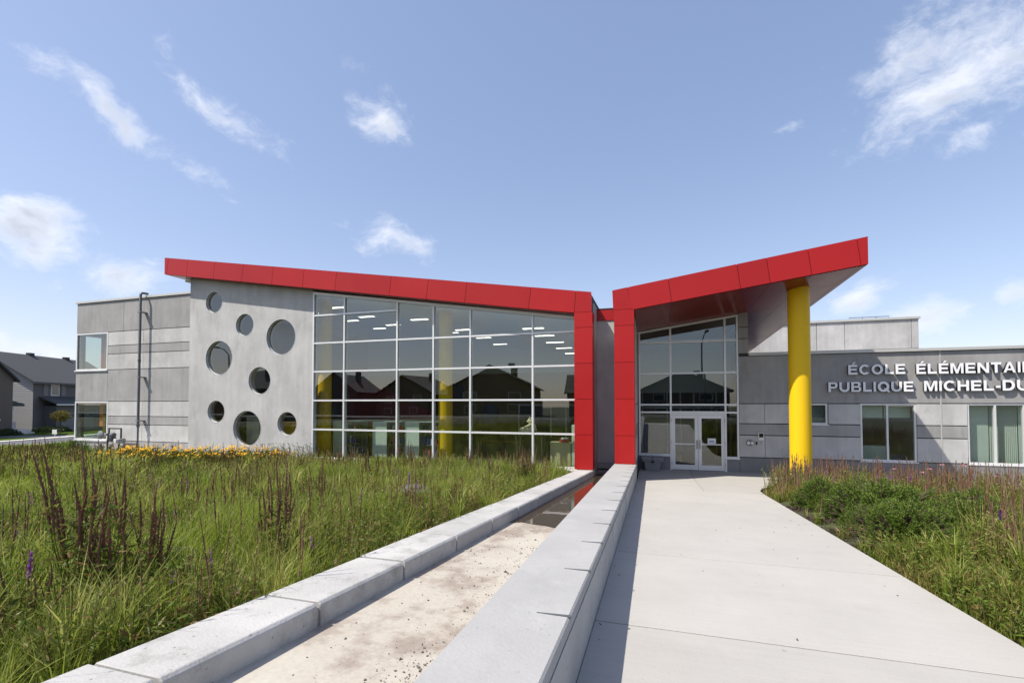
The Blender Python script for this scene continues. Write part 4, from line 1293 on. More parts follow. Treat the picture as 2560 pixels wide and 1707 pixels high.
def teddy():
    bm = bmesh.new()

    def blob(c, r, sx=1, sy=1, sz=1, rot=None):
        mt = Matrix.Translation(c)
        if rot: mt = mt @ rot
        mt = mt @ Matrix.Diagonal((sx * r, sy * r, sz * r, 1))
        bmesh.ops.create_uvsphere(bm, u_segments=18, v_segments=12, radius=1, matrix=mt)
    R = Matrix.Rotation
    blob((0, 0, .24), .2, .95, .9, 1.2)
    blob((-.03, 0, .55), .155, 1, 1.05, .95)
    blob((-.15, 0, .52), .07, 1.2, 1, .85)
    blob((-.06, -.13, .68), .055, .6, 1, 1); blob((-.06, .13, .68), .055, .6, 1, 1)
    for s in (-1, 1):
        for k in range(5):
            q = k / 4
            blob((-.06 - .22 * q, s * (.17 + .02 * q), .36 - .14 * q), .068 - .01 * q)
            blob((-.1 - .28 * q, s * (.11 + .05 * q), .10), .09 - .005 * q)
        blob((-.43, s * .17, .15), .085, .7, 1, 1.3)
    blob((.18, 0, .12), .05)
    me = bpy.data.meshes.new('teddy_bear')
    bm.to_mesh(me); bm.free()
    o = bpy.data.objects.new('tmp', me); COL.objects.link(o)
    md = o.modifiers.new('r', 'REMESH'); md.mode = 'VOXEL'; md.voxel_size = .016
    ms = o.modifiers.new('s', 'SMOOTH'); ms.iterations = 6; ms.factor = .5
    dg = bpy.context.evaluated_depsgraph_get(); dg.update()
    me2 = bpy.data.meshes.new_from_object(o.evaluated_get(dg))
    bpy.data.objects.remove(o)
    for p in me2.polygons: p.use_smooth = True
    me2.name = 'teddy_bear'; me2.materials.clear()
    t = thing('teddy_bear', 'cream plush teddy bear sitting up behind the big glass wall', 'teddy bear', (-4.18, 16.25, 1.46))
    b = obj('body', me2, 'plush', t, keep=False)
    b.scale = (.86, .86, .80)
    fm = MB()
    fm.tube([(-.155, -.055, .575), (-.165, -.06, .577)], .014, 8).tube([(-.155, .055, .575), (-.165, .06, .577)], .014, 8).tube([(-.235, 0, .535), (-.247, 0, .537)], .022, 8)
    e = fm.build('eyes_and_nose', 'black_rubber', t, keep=False); e.scale = (.86, .86, .80)
    s = thing('display_shelf', 'dark display shelf inside the glass carrying the teddy bear', 'shelf', (-4.2, 16.3, .3))
    box('top', 'inner_dark', s, -4.75, -3.7, 15.95, 16.6, 1.42, 1.46)
    for x in (-4.7, -3.76):
        for y in (16.0, 16.55):
            box('leg', 'inner_dark', s, x - .02, x + .02, y - .02, y + .02, .3, 1.419)


teddy()
t = thing('reading_table', 'dark low table with yellow edge inside the glass hall', 'table', (-6.2, 18.5, .3))
box('top', 'inner_yellow', t, -7.0, -5.2, 18.1, 18.9, .92, .96, .01)
for x in (-6.9, -5.3):
    for y in (18.2, 18.8):
        box('leg', 'dark_steel', t, x - .02, x + .02, y - .02, y + .02, .3, .919)
t = thing('office_desk', 'pale desk panel behind the office window under the lettering', 'desk', (7.4, 19.6, 0))
box('front_panel', 'mint_laminate', t, 6.75, 8.0, 19.5, 19.53, .06, 1.02)
box('top', 'mint_laminate', t, 6.75, 8.0, 19.532, 20.2, .99, 1.02)
t = thing('blue_chair', 'blue seat backrest seen through the office window', 'chair', (8.3, 19.7, 0))
box('backrest', 'book_blue', t, 8.1, 8.55, 19.6, 19.66, .5, .72, .02)
box('seat', 'book_blue', t, 8.1, 8.55, 19.67, 20.1, .42, .48, .02)
MB().tube([(8.32, 19.9, .06), (8.32, 19.9, .42)], .03, 8).build('post', 'dark_steel', t)

# ------------------------------------------------------------------ street, lawn and houses
def frame_pt(s, tt, z): return (.9117 * s - .4108 * tt, .4108 * s + .9117 * tt, z)   # s towards the school, t along the houses


HZ = -.72


class HB(MB):
    """mesh builder in the houses' own axes"""
    def build(self, *a, **k):
        self.v = [frame_pt(*p) for p in self.v]
        return MB.build(self, *a, **k)


def strip(name, mat, s0, s1, t0, t1, dz):
    V = []
    ts = np.linspace(t0, t1, 14)
    for tt in ts:
        for s in (s0, s1):
            x, y, _ = frame_pt(s, tt, 0)
            V.append((x, y, float(gz(x, y)) + dz))
    F = [(2 * i, 2 * i + 1, 2 * i + 3, 2 * i + 2) for i in range(len(ts) - 1)]
    tag(obj(name, raw_mesh(name, V, F), mat), kind='structure')


strip('lawn', 'lawn_leaf', -47.3, -38.8, 20, 90, -.03)
strip('pavement', 'path_concrete', -38.7, -37.2, 20, 90, -.02)
strip('street', 'asphalt', -37.0, -29.0, 10, 90, -.05)
strip('kerb', 'path_concrete', -29.0, -28.6, 10, 90, .05)
strip('pavement', 'path_concrete', -28.5, -26.9, 10, 90, .0)
strip('driveway', 'asphalt', -47.2, -38.75, 50.0, 54.0, -.012)


def left_houses():
    h = thing('house', 'grey two storey house with dark shingle roof and pale gable siding', 'house', frame_pt(-50, 65, HZ))
    s1, s0, t0, t1 = -47.5, -57.5, 59.3, 74.0
    er, rg, sm = 5.2, 8.5, (-47.5 - 57.5) / 2
    HB().add([(s1, t0, HZ), (s0, t0, HZ), (s0, t0, er), (sm, t0, rg), (s1, t0, er)], [(0, 1, 2, 3, 4)]).add([(s0, t0, HZ), (s0, t0 + .2, HZ), (s0, t0 + .2, er), (s0, t0, er)], [(0, 1, 2, 3)]).build('gable_wall', 'brick_brown', h)
    z = HZ
    while z < rg - .25:                                     # lapped siding boards on the lit gable
        def lim(zz):
            return (s1, s0) if zz < er else (s1 - (zz - er) / (rg - er) * (s1 - sm), s0 + (zz - er) / (rg - er) * (sm - s0))
        a, b = lim(z), lim(min(z + .2, rg - .02))
        HB().add([(a[0], t0 - .045, z), (a[1], t0 - .045, z), (b[1], t0 - .012, z + .2), (b[0], t0 - .012, z + .2), (a[0], t0 - .01, z), (a[1], t0 - .01, z)], [(0, 1, 2, 3), (0, 4, 5, 1)]).build('siding_board', 'siding_grey', h)
        z += .2
    HB().box(s1 - .25, s1, t0 + .01, t1, HZ, er).build('front_wall', 'siding_dark', h)
    HB().box(s0, s0 + .2, t0 + .25, t1, HZ, er).build('rear_wall', 'siding_dark', h)
    ov = .45
    sl = (rg - er) / (s1 - sm)
    for sg, nm in ((1, 'roof'), (-1, 'roof')):
        e = s1 + ov if sg > 0 else s0 - ov
        ze = er - ov * sl
        HB().hexa([(e, t0 - .5, ze - .02), (e, t1, ze - .02), (sm, t1, rg - .02), (sm, t0 - .5, rg - .02), (e, t0 - .5, ze + .16), (e, t1, ze + .16), (sm, t1, rg + .16), (sm, t0 - .5, rg + .16)]).build(nm, 'shingle', h)
    HB().box(s1 + ov - .02, s1 + ov + .1, t0 - .5, t1, er - ov * sl - .05, er - ov * sl + .1).build('gutter', 'siding_dark', h)
    for tt in (64.6, 70.0):
        HB().box(sm - .2, sm + .3, tt, tt + .6, rg, rg + .4).build('roof_vent', 'black_rubber', h)
    w = HB().box(s1 + .005, s1 + .06, 61.55, 62.75, 3.5, 4.86).build('window', 'trim_white', h)
    HB().box(s1 + .062, s1 + .07, 61.65, 62.65, 3.6, 4.76).build('pane', 'house_glass', w)
    for a in (60.55, 63.05):
        HB().box(s1 + .005, s1 + .05, a, a + .62, 3.5, 4.86).build('shutter', 'garage_grey', h)
    # garage bay in front
    HB().box(s1 + .001, s1 + 1.4, 60.6, t1, HZ, 2.3).build('garage_wall', 'siding_dark', h)
    HB().hexa([(s1, 60.0, 3.25), (s1 + 1.9, 60.0, 2.45), (s1 + 1.9, t1, 2.45), (s1, t1, 3.25), (s1, 60.0, 3.4), (s1 + 1.9, 60.0, 2.6), (s1 + 1.9, t1, 2.6), (s1, t1, 3.4)]).build('garage_roof', 'shingle', h)
    HB().box(s1 + 1.85, s1 + 1.95, 60.0, t1, 2.36, 2.52).build('gutter', 'trim_white', h)
    gd = HB().box(s1 + 1.41, s1 + 1.45, 61.2, 66.2, HZ, 1.45).build('garage_door', 'garage_grey', h)
    for k in range(4):
        HB().box(s1 + 1.452, s1 + 1.475, 61.25, 66.15, HZ + .04 + k * .54, HZ + .52 + k * .54).build('door_panel', 'garage_grey', gd)
    for k in range(5):
        HB().box(s1 + 1.478, s1 + 1.485, 61.4 + k, 62.1 + k, 1.0, 1.3).build('pane', 'house_glass', gd)
    HB().box(s1 + 1.41, s1 + 1.5, 63.5, 63.65, 1.75, 2.0).build('wall_lamp', 'black_rubber', h)
    # brick house at the picture edge
    g = thing('house', 'brown brick house at the left edge with arched window and steep gable', 'house', frame_pt(-50, 51, HZ))
    s1, t1, t0, pk = -46.4, 55.5, 46.5, 51.0
    HB().add([(s1, t0, HZ), (s1, t1, HZ), (s1, t1, 5.15), (s1, pk, 8.75), (s1, t0, 5.15)], [(0, 1, 2, 3, 4)]).add([(s1, t1, HZ), (s1 - 9, t1, HZ), (s1 - 9, t1, 5.15), (s1, t1, 5.15)], [(0, 1, 2, 3)]).add([(s1, t0, HZ), (s1 - 9, t0, HZ), (s1 - 9, t0, 5.15), (s1, t0, 5.15)], [(0, 1, 2, 3)]).build('brick_wall', 'brick_brown', g)
    for tt, sg in ((t1, 1), (t0, -1)):
        HB().hexa([(s1 - 9, tt + .35 * sg, 4.85), (s1 + .4, tt + .35 * sg, 4.85), (s1 + .4, pk, 8.75), (s1 - 9, pk, 8.75), (s1 - 9, tt + .35 * sg, 5.05), (s1 + .4, tt + .35 * sg, 5.05), (s1 + .4, pk, 8.95), (s1 - 9, pk, 8.95)]).build('roof', 'shingle', g)
    arch = [(53.0 + .85 * math.cos(a), 3.9 + .85 * math.sin(a)) for a in np.linspace(0, math.pi, 16)] + [(52.15, 1.0), (53.85, 1.0)]
    wb = HB(); n = len(arch)
    wb.add([(s1 + .06, a, b) for a, b in arch] + [(s1 + .002, a, b) for a, b in arch], [tuple(range(n))] + [(i, (i + 1) % n, (i + 1) % n + n, i + n) for i in range(n)])
    w = wb.build('arched_window', 'trim_white', g)
    HB().box(s1 + .062, s1 + .07, 52.3, 52.95, 1.15, 2.5).build('pane', 'house_glass', w)
    HB().box(s1 + .062, s1 + .07, 53.05, 53.7, 1.15, 2.5).build('pane', 'house_glass', w)
    HB().box(s1 + .062, s1 + .07, 52.3, 53.7, 2.65, 4.3).build('pane', 'house_glass', w)
    HB().box(s1 + .005, s1 + .12, 51.9, 54.1, .78, .95).build('sill', 'trim_white', g)
    # porch between the two
    HB().box(s1 - 1.2, s1 - .9, 56.4, 56.7, HZ, 2.3).build('porch_post', 'trim_white', g)
    HB().box(s1 - 1.35, s1 - .75, 56.25, 56.85, HZ, .6).build('post_base', 'siding_grey', g)
    HB().hexa([(s1 - 3, 55.52, 2.5), (s1 - .4, 55.52, 2.5), (s1 - .4, 57.4, 2.3), (s1 - 3, 57.4, 2.3), (s1 - 3, 55.52, 3.0), (s1 - .4, 55.52, 3.0), (s1 - .4, 57.4, 2.5), (s1 - 3, 57.4, 2.5)]).build('porch_roof', 'shingle', g)
    for k in range(3):
        HB().box(s1 - 2.2, s1 + .1 + .3 * k, 56.0, 57.3, HZ, HZ + .54 - .18 * k).build('step', 'path_concrete', g)


left_houses()
# slanted wooden pole showing over the far roof
t = thing('utility_post', 'slanted grey post with dark cap above the far roof', 'post', (-52, 30, 0))
a = Vector((-48.0, 33.3, 4.6)); b = Vector((-49.6, 33.6, 8.1))
MB().tube([a - (b - a) * 1.53, a, b], .13, 8).build('shaft', 'galvanised', t)
MB().tube([b + Vector((-.28, 0, .02)), b + Vector((.22, 0, .12))], .16, 8).build('cap', 'dark_steel', t)
t = thing('lot_sign', 'small blank white marker sign on the far lawn', 'sign', (-56.4, 30.5, -.7))
box('plate', 'trim_white', t, -56.75, -56.1, 30.5, 30.53, -.45, .0)
box('stake', 'trim_white', t, -56.45, -56.4, 30.535, 30.56, -.9, -.1)


def street_houses():
    """houses across the street behind the viewpoint; the glass mirrors them"""
    proto = thing('house', 'dark brick gabled house mirrored in the big glass wall', 'house', (0, 0, 0), 0, 'houses across the street mirrored in the glass')
    w, d, e, r = 5.6, 5.0, 5.6, 9.3
    MB().box(-w, w, -d, d, 0, e).add([(-w, d, e), (w, d, e), (0, d, r)], [(0, 1, 2)]).add([(-w, -d, e), (w, -d, e), (0, -d, r)], [(0, 1, 2)]).build('wall', 'brick_brown', proto, keep=False)
    for s in (1, -1):
        MB().hexa([(s * (w + .5), -d - .5, e - .4), (s * (w + .5), d + .5, e - .4), (0, d + .5, r), (0, -d - .5, r), (s * (w + .5), -d - .5, e - .2), (s * (w + .5), d + .5, e - .2), (0, d + .5, r + .2), (0, -d - .5, r + .2)]).build('roof', 'shingle', proto, keep=False)
    MB().box(w * .3, w * .3 + .8, -1, 0, r - 2.2, r + .9).build('chimney', 'brick_brown', proto, keep=False)
    for x in (-3.6, 2.0):
        for z in (1.0, 3.5):
            f = MB().box(x, x + 1.6, d, d + .05, z, z + 1.4).build('window', 'trim_white', proto, keep=False)
            MB().box(x + .1, x + 1.5, d + .052, d + .06, z + .1, z + 1.3).build('pane', 'house_glass', f, keep=False)
    MB().box(-.6, .5, d, d + .06, 0, 2.1).build('door', 'garage_grey', proto, keep=False)
    proto.location = (-57, -46, .1); proto.scale = (.85, .85, .85)
    for x, y, s, rz in ((-42, -47, (1.15, .9, .78), .25), (-25.5, -44, (1.3, .9, .92), -.12), (-9, -49, (.75, .9, .8), 1.5), (5, -46, (1.2, .9, .82), .1), (21, -45, .84, .05), (-73, -44, (.9, .9, .95), 1.6), (-89, -45, (1.2, .8, .84), -.03), (-105, -44, .9, .4)):
        copy_tree(proto, (x, y, .1), rz, s)
    lp = thing('street_lamp', 'tall dark street lamp mirrored in the entrance glass', 'street lamp', (4.9, -12, .8), 0, 'street lamps mirrored in the glass')
    MB().tube([(0, 0, 0), (0, 0, 1.2), (0, 0, 8)], [.13, .10, .07], 10).tube([(0, 0, 8), (.1, .6, 8.5), (.2, 1.6, 8.7)], .05, 8).build('pole', 'dark_steel', lp, keep=False)
    MB().box(.05, .35, 1.5, 2.3, 8.6, 8.75).build('lamp_head', 'galvanised', lp, keep=False)
    copy_tree(lp, (-49, -12, .4))


street_houses()
tag(MB().box(-120, 120, -32, -23, .5, .79).build('street', 'asphalt'), kind='structure')
tag(MB().box(-.48, 2.74, -2.6, -.77, .5, .883).build('pavement', 'path_concrete'), kind='structure')

# ------------------------------------------------------------------ vegetation tools (numpy)
RNG = np.random.default_rng(7)


def blades(P, h, w, bend, yaw=None, yaw2=None):
    n = len(P)
    yaw = RNG.uniform(0, 2 * np.pi, n) if yaw is None else yaw
    s = np.stack([np.cos(yaw), np.sin(yaw), np.zeros(n)], 1)
    ly = yaw + np.pi / 2 + RNG.uniform(-.6, .6, n) if yaw2 is None else yaw2
    l = np.stack([np.cos(ly), np.sin(ly), np.zeros(n)], 1)
    up = np.array([0, 0, 1.0])
    h = h[:, None]; w = w[:, None]; b = bend[:, None]
    mid = P + up * h * .58 + l * h * b * .28
    tip = P + up * h * (1 - .28 * b * b) + l * h * b * .95
    V = np.stack([P - s * w * .5, P + s * w * .5, mid - s * w * .42, mid + s * w * .42, tip], 1).reshape(-1, 3)
    o = (np.arange(n) * 5)[:, None, None]
    T = (np.array([[0, 1, 3], [0, 3, 2], [2, 3, 4]])[None] + o).reshape(-1, 3)
    return V, T


def leaves(P, d, length, width):
    """diamond leaves from P along unit vectors d"""
    n = len(P)
    r = RNG.normal(size=(n, 3)); s = np.cross(d, r); s /= np.linalg.norm(s, axis=1)[:, None] + 1e-9
    L = length[:, None]; W = width[:, None]
    m = P + d * L * .45
    V = np.stack([P, m - s * W * .5, P + d * L, m + s * W * .5], 1).reshape(-1, 3)
    o = (np.arange(n) * 4)[:, None, None]
    T = (np.array([[0, 1, 2], [0, 2, 3]])[None] + o).reshape(-1, 3)
    return V, T


def sticks(A, B, ra, rb):
    n = len(A)
    d = B - A; d /= np.linalg.norm(d, axis=1)[:, None] + 1e-9
    ref = np.where(np.abs(d[:, 2:3]) < .9, np.array([[0, 0, 1.0]]), np.array([[0, 1.0, 0]]))
    a = np.cross(d, ref); a /= np.linalg.norm(a, axis=1)[:, None] + 1e-9
    b = np.cross(d, a)
    V = []
    for base, r in ((A, ra), (B, rb)):
        for k in range(3):
            t = 2 * np.pi * k / 3
            V.append(base + (a * np.cos(t) + b * np.sin(t)) * r[:, None])
    V = np.stack(V, 1).reshape(-1, 3)
    o = (np.arange(n) * 6)[:, None, None]
    T = (np.array([[0, 1, 4], [0, 4, 3], [1, 2, 5], [1, 5, 4], [2, 0, 3], [2, 3, 5]])[None] + o).reshape(-1, 3)
    return V, T


def spikes(A, B, r, m=10, sides=4, taper=.75):
    """knobbly seed spikes from A to B"""
    n = len(A)
    d = B - A; L = np.linalg.norm(d, axis=1)[:, None]; d = d / (L + 1e-9)
    a = np.cross(d, np.array([[.13, .97, .2]])); a /= np.linalg.norm(a, axis=1)[:, None]
    b = np.cross(d, a)
    V = []
    for j in range(m):
        q = j / (m - 1)
        rad = r * (.55 if j % 2 else 1.0) * (1 - taper * q ** 1.6) * (.6 if j == 0 else 1)
        rad = rad * RNG.uniform(.8, 1.2, n)
        c = A + d * L * q
        ph = .7 * j
        for k in range(sides):
            t = 2 * np.pi * k / sides + ph
            V.append(c + (a * np.cos(t) + b * np.sin(t)) * rad[:, None])
    V = np.stack(V, 1).reshape(-1, 3)
    f = []
    for j in range(m - 1):
        for k in range(sides):
            p, q = j * sides + k, j * sides + (k + 1) % sides
            f += [[p, q, q + sides], [p, q + sides, p + sides]]
    o = (np.arange(n) * m * sides)[:, None, None]
    T = (np.array(f)[None] + o).reshape(-1, 3)
    return V, T


def joinm(parts):
    Vs, Ts, o = [], [], 0
    for V, T in parts:
        Vs.append(V); Ts.append(T + o); o += len(V)
    return np.concatenate(Vs), np.concatenate(Ts)


def vnoise(x, y, s, seed=0):
    """cheap smooth value noise in 0..1"""
    r = np.random.default_rng(seed).random((64, 64))
    u, v = x / s, y / s
    i, j = np.floor(u).astype(int), np.floor(v).astype(int)
    f, g = u - i, v - j
    f = f * f * (3 - 2 * f); g = g * g * (3 - 2 * g)
    q = lambda a, b: r[a % 64, b % 64]
    return (q(i, j) * (1 - f) + q(i + 1, j) * f) * (1 - g) + (q(i, j + 1) * (1 - f) + q(i + 1, j + 1) * f) * g


xo_curb = lambda y: -2.63 + .0545 * y - .60
MULCH = [(-6.4, 4.9, .55), (-7.0, 6.2, .3), (-13.5, 13.6, .6)]


def scatter(n, x0, x1, y0, y1, inside, near, power, maxr=60):
    """points thinned with distance from the viewpoint"""
    out = []
    got = 0
    while got < n:
        m_ = n * 4
        x = RNG.uniform(x0, x1, m_); y = RNG.uniform(y0, y1, m_)
        d = np.hypot(x, y)
        pr = np.minimum(1, (near / np.maximum(d, .5)) ** power) if power > 0 else np.minimum(1, d / near) ** 3
        # only the wedge the picture can see, with a margin for a step aside
        az = np.degrees(np.arctan2(x, y))
        ok = (RNG.random(m_) < pr) & inside(x, y) & (az > -80) & (az < 62)
        p = np.stack([x[ok], y[ok]], 1)
        out.append(p); got += len(p)
    return np.concatenate(out)[:n]


def left_in(x, y):
    back = np.where(x > -13.2, 15.25, np.where(x > -20, 14.9, 14.9))
    back = np.where(x < -29.2, 40, back)
    s = .9117 * x + .4108 * y
    ok = (x < xo_curb(y)) & (y < back) & (y > .4) & (s > -26.7)
    for mx, my, mr in MULCH:
        ok &= ((x - mx) ** 2 + ((y - my) * 1.4) ** 2 > (mr * (0.7 + .6 * vnoise(x, y, .35, 5))) ** 2)
    return ok


def edge_r(y):
    return np.where(y < 13.4, 2.76, 2.76 + np.clip(y - 13.4, 0, 3) ** 1.6 * .28)


PINES = [(4.1, 10.3, 1.7), (3.6, 11.9, 1.25), (3.8, 8.95, 1.25), (5.2, 9.9, 1.35)]


def right_in(x, y):
    ok = (x > edge_r(y) + .03) & (y < 15.75) & (y > 1.0) & (x < 22)
    for px, py, ps in PINES:
        ok &= (x - px) ** 2 + (y - py) ** 2 > (.70 * ps) ** 2
    ok &= ~((x < 3.6) & (y > 7.9) & (y < 12.3) & (vnoise(x, y, .3, 6) > .25))
    return ok


def right_tall(x, y):
    return right_in(x, y) & ~((x < edge_r(y) + 1.5) & (y > 7.3) & (y < 9.4)) & ~((x < edge_r(y) + .55 + .06 * y) & (y <= 7.3))


def meadow(name, label, n, rect_, inside, mat, hmin, hmax, near, power, wmul=1.0, seed=1):
    p = scatter(n, *rect_, inside, near, power)
    x, y = p[:, 0], p[:, 1]
    d = np.hypot(x, y)
    tone = vnoise(x, y, 1.7, seed) * .6 + vnoise(x, y, .6, seed + 1) * .4
    h = (hmin + (hmax - hmin) * tone) * RNG.uniform(.55, 1.15, n)
    edge = np.clip(np.abs(x - np.where(x < 0, xo_curb(y), edge_r(y))) / .5, .55, 1)
    h *= edge
    h *= np.where((x < -9.5) & (y > 9.5), .8, 1)
    h *= np.where((x > -9.5) & (x < 0) & (y > 9), 1.15, 1)
    h *= np.where((x < -10.5) & (y > 10) & (y < 14.6), .72, 1)
    h *= np.where((x > 0) & (x < 4.3) & (y > 4.2) & (y < 9.2), .68, 1)
    w = (.0036 + .00095 * d) * RNG.uniform(.7, 1.5, n) * wmul
    P = np.stack([x, y, gz(x, y) - .08], 1)
    V, T = blades(P, h, w, RNG.uniform(.1, .75, n))
    o = obj(name, tri_mesh(name, V, T), mat)
    tag(o, label, 'grass', kind='stuff')
    return o


meadow('meadow_grass', 'tall yellow green meadow grass left of the runnel', 330000, (-42, -2, .4, 32), left_in, 'grass_leaf', .20, .74, 3.5, 1.25)


def tussocks(name, label, n, rect_, inside, near, power, mat):
    p = scatter(n, *rect_, inside, near, power)
    per = 42
    R_ = lambda v: np.repeat(v, per, 0)
    x, y = p[:, 0], p[:, 1]
    hh = RNG.uniform(.35, .85, n); lean = RNG.normal(0, .25, (n, 2))
    a = RNG.uniform(0, 2 * np.pi, n * per); r = RNG.uniform(0, .09, n * per)
    P = np.stack([R_(x) + np.cos(a) * r, R_(y) + np.sin(a) * r, R_(gz(x, y)) - .08], 1)
    d = np.hypot(P[:, 0], P[:, 1])
    V, T = blades(P, R_(hh) * RNG.uniform(.55, 1.1, n * per), (.0055 + .0008 * d) * RNG.uniform(.7, 1.5, n * per), RNG.uniform(.1, .95, n * per), a + np.pi / 2, a + RNG.normal(0, .6, n * per))
    tag(obj(name, tri_mesh(name, V, T), mat), label, 'grass', kind='stuff')


tussocks('grass_tussocks', 'coarse yellow green grass tussocks through the left meadow', 900, (-30, -2, 1, 15), left_in, 4, .9, 'tussock_leaf')
tussocks('grass_tussocks', 'coarse grass tussocks in the right bed', 130, (2.8, 16, 2, 15), right_in, 5, .6, 'tussock_leaf')
meadow('meadow_grass', 'mixed green and russet grass right of the walkway', 140000, (2.7, 20, 1.0, 15.8), right_in, 'grass_right', .28, .62, 3.5, 1.0, seed=9)


def forbs(name, label, n, rect_, inside, mat, hmin, hmax, near, power, per=14, seed=3, thr=.45):
    """leafy weed stems"""
    p = scatter(n, *rect_, lambda x, y: inside(x, y) & (vnoise(x, y, 1.3, seed) > thr), near, power)
    x, y = p[:, 0], p[:, 1]
    d = np.hypot(x, y)
    h = RNG.uniform(hmin, hmax, n)
    A = np.stack([x, y, gz(x, y) - .08], 1)
    lean = RNG.normal(0, .13, (n, 2))
    B = A + np.stack([lean[:, 0] * h, lean[:, 1] * h, h], 1)
    parts = [sticks(A, B, .0025 + .0005 * d, .001 + .0003 * d)]
    q = RNG.uniform(.18, 1, (n, per))
    base = (A[:, None] * (1 - q[..., None]) + B[:, None] * q[..., None]).reshape(-1, 3)
    az = RNG.uniform(0, 2 * np.pi, n * per); el = RNG.uniform(.1, .9, n * per)
    D = np.stack([np.cos(az) * np.cos(el), np.sin(az) * np.cos(el), np.sin(el)], 1)
    ln = RNG.uniform(.05, .11, n * per) * (1.25 - q.ravel() * .6)
    parts.append(leaves(base, D, ln, ln * RNG.uniform(.16, .27, n * per) + np.repeat(d, per) * .0004))
    V, T = joinm(parts)
    tag(obj(name, tri_mesh(name, V, T), mat), label, 'weeds', kind='stuff')


forbs('leafy_weeds', 'leafy green weed stems mixed into the left meadow', 9000, (-34, -2, .4, 16), left_in, 'forb_leaf', .3, .62, 3.5, 1.1, 13)
forbs('leafy_weeds', 'dense leafy weed stems right of the walkway', 8000, (2.7, 18, 1, 15.8), right_tall, 'forb_leaf', .3, .75, 4, .8, 15, thr=.3)


def spike_field(name, label, n, rect_, inside, mat, hmin, hmax, near, power, seed, thr, flowers=.0):
    p = scatter(n, *rect_, lambda x, y: inside(x, y) & (vnoise(x, y, 1.1, seed) > thr), near, power)
    x, y = p[:, 0], p[:, 1]
    d = np.hypot(x, y)
    h = RNG.uniform(hmin, hmax, n)
    A = np.stack([x, y, gz(x, y) - .08], 1)
    lean = RNG.normal(0, .07, (n, 2))
    B = A + np.stack([lean[:, 0] * h, lean[:, 1] * h, h], 1)
    S = A * .45 + B * .55
    parts = [sticks(A, S, .003 + .0004 * d, .002 + .0003 * d), spikes(S, B, (.0055 + .0006 * d) * RNG.uniform(.7, 1.3, n), 8, 4)]
    V, T = joinm(parts)
    tag(obj(name, tri_mesh(name, V, T), mat), label, 'wildflowers', kind='stuff')
    return A, B


def seed_heads(name, label, n, rect_, inside, near, power, h0, h1):
    p = scatter(n, *rect_, lambda x, y: inside(x, y) & (vnoise(x, y, 1.5, 44) > .38) & ~((x < -11) & (y > 8.5)), near, power)
    x, y = p[:, 0], p[:, 1]
    d = np.hypot(x, y)
    h = RNG.uniform(h0, h1, n)
    A = np.stack([x, y, gz(x, y) - .08], 1)
    lean = RNG.normal(0, .16, (n, 2))
    B = A + np.stack([lean[:, 0] * h, lean[:, 1] * h, h], 1)
    S = A * .2 + B * .8
    per = 7
    q = RNG.uniform(0, 1, (n, per))
    base = (S[:, None] * (1 - q[..., None]) + B[:, None] * q[..., None]).reshape(-1, 3)
    D = RNG.normal(0, .6, (n * per, 3)); D[:, 2] = np.abs(D[:, 2]) + .6; D /= np.linalg.norm(D, axis=1)[:, None]
    dd = np.repeat(d, per)
    parts = [sticks(A, B, .0008 + .00022 * d, .0005 + .00015 * d), leaves(base, D, RNG.uniform(.018, .04, n * per) + .0006 * dd, .0022 + .0007 * dd)]
    V, T = joinm(parts)
    tag(obj(name, tri_mesh(name, V, T), 'seed_head'), label, 'grass', kind='stuff')


forbs('leafy_weeds', 'low leafy weeds with russet leaves along the walkway edge', 2600, (2.76, 9, 1.5, 9.4), right_in, 'forb_leaf', .18, .45, 4, .5, 11, 12, .25)
seed_heads('seed_heads', 'fine tan grass seed heads over the left meadow', 3000, (-34, -2, .4, 16), left_in, 3.5, 1.0, .5, .85)
seed_heads('seed_heads', 'fine tan grass seed heads in the right bed', 2600, (2.7, 18, 1, 15.8), right_tall, 4, .8, .45, .8)
spike_field('seed_spikes', 'thin maroon seed spikes scattered through the left meadow', 780, (-26, -2.5, 2, 15.2), left_in, 'spike_maroon', .6, 1.02, 4.5, .8, 21, .5)
forbs('reddish_weeds', 'reddish brown weed stems in patches of the left meadow', 1200, (-26, -2.5, 1.5, 15), left_in, 'red_weed', .4, .8, 3.5, .9, 16, 77, .58)
spike_field('seed_spikes', 'russet seed spikes standing thickly right of the walkway', 3200, (2.9, 18, 3, 15.8), right_tall, 'spike_brown', .5, 1.12, 6, -.4, 22, .32)


def blossom_bits(name, label, n, rect_, inside, mat, hmin, hmax, seed, thr, size=.05):
    p = scatter(n, *rect_, lambda x, y: inside(x, y) & (vnoise(x, y, 1.6, seed) > thr), 5, .6)
    x, y = p[:, 0], p[:, 1]
    h = RNG.uniform(hmin, hmax, n)
    A = np.stack([x, y, gz(x, y) - .08], 1)
    B = A + np.stack([RNG.normal(0, .05, n), RNG.normal(0, .05, n), h], 1)
    per = 16
    q = RNG.uniform(.82, 1, (n, per))
    base = (A[:, None] * (1 - q[..., None]) + B[:, None] * q[..., None]).reshape(-1, 3)
    D = RNG.normal(size=(n * per, 3)); D /= np.linalg.norm(D, axis=1)[:, None]
    V, T = leaves(base, D, RNG.uniform(.4, 1, n * per) * size * .5, RNG.uniform(.3, .5, n * per) * size * .6)
    tag(obj(name, tri_mesh(name, V, T), mat), label, 'blossoms', kind='stuff')


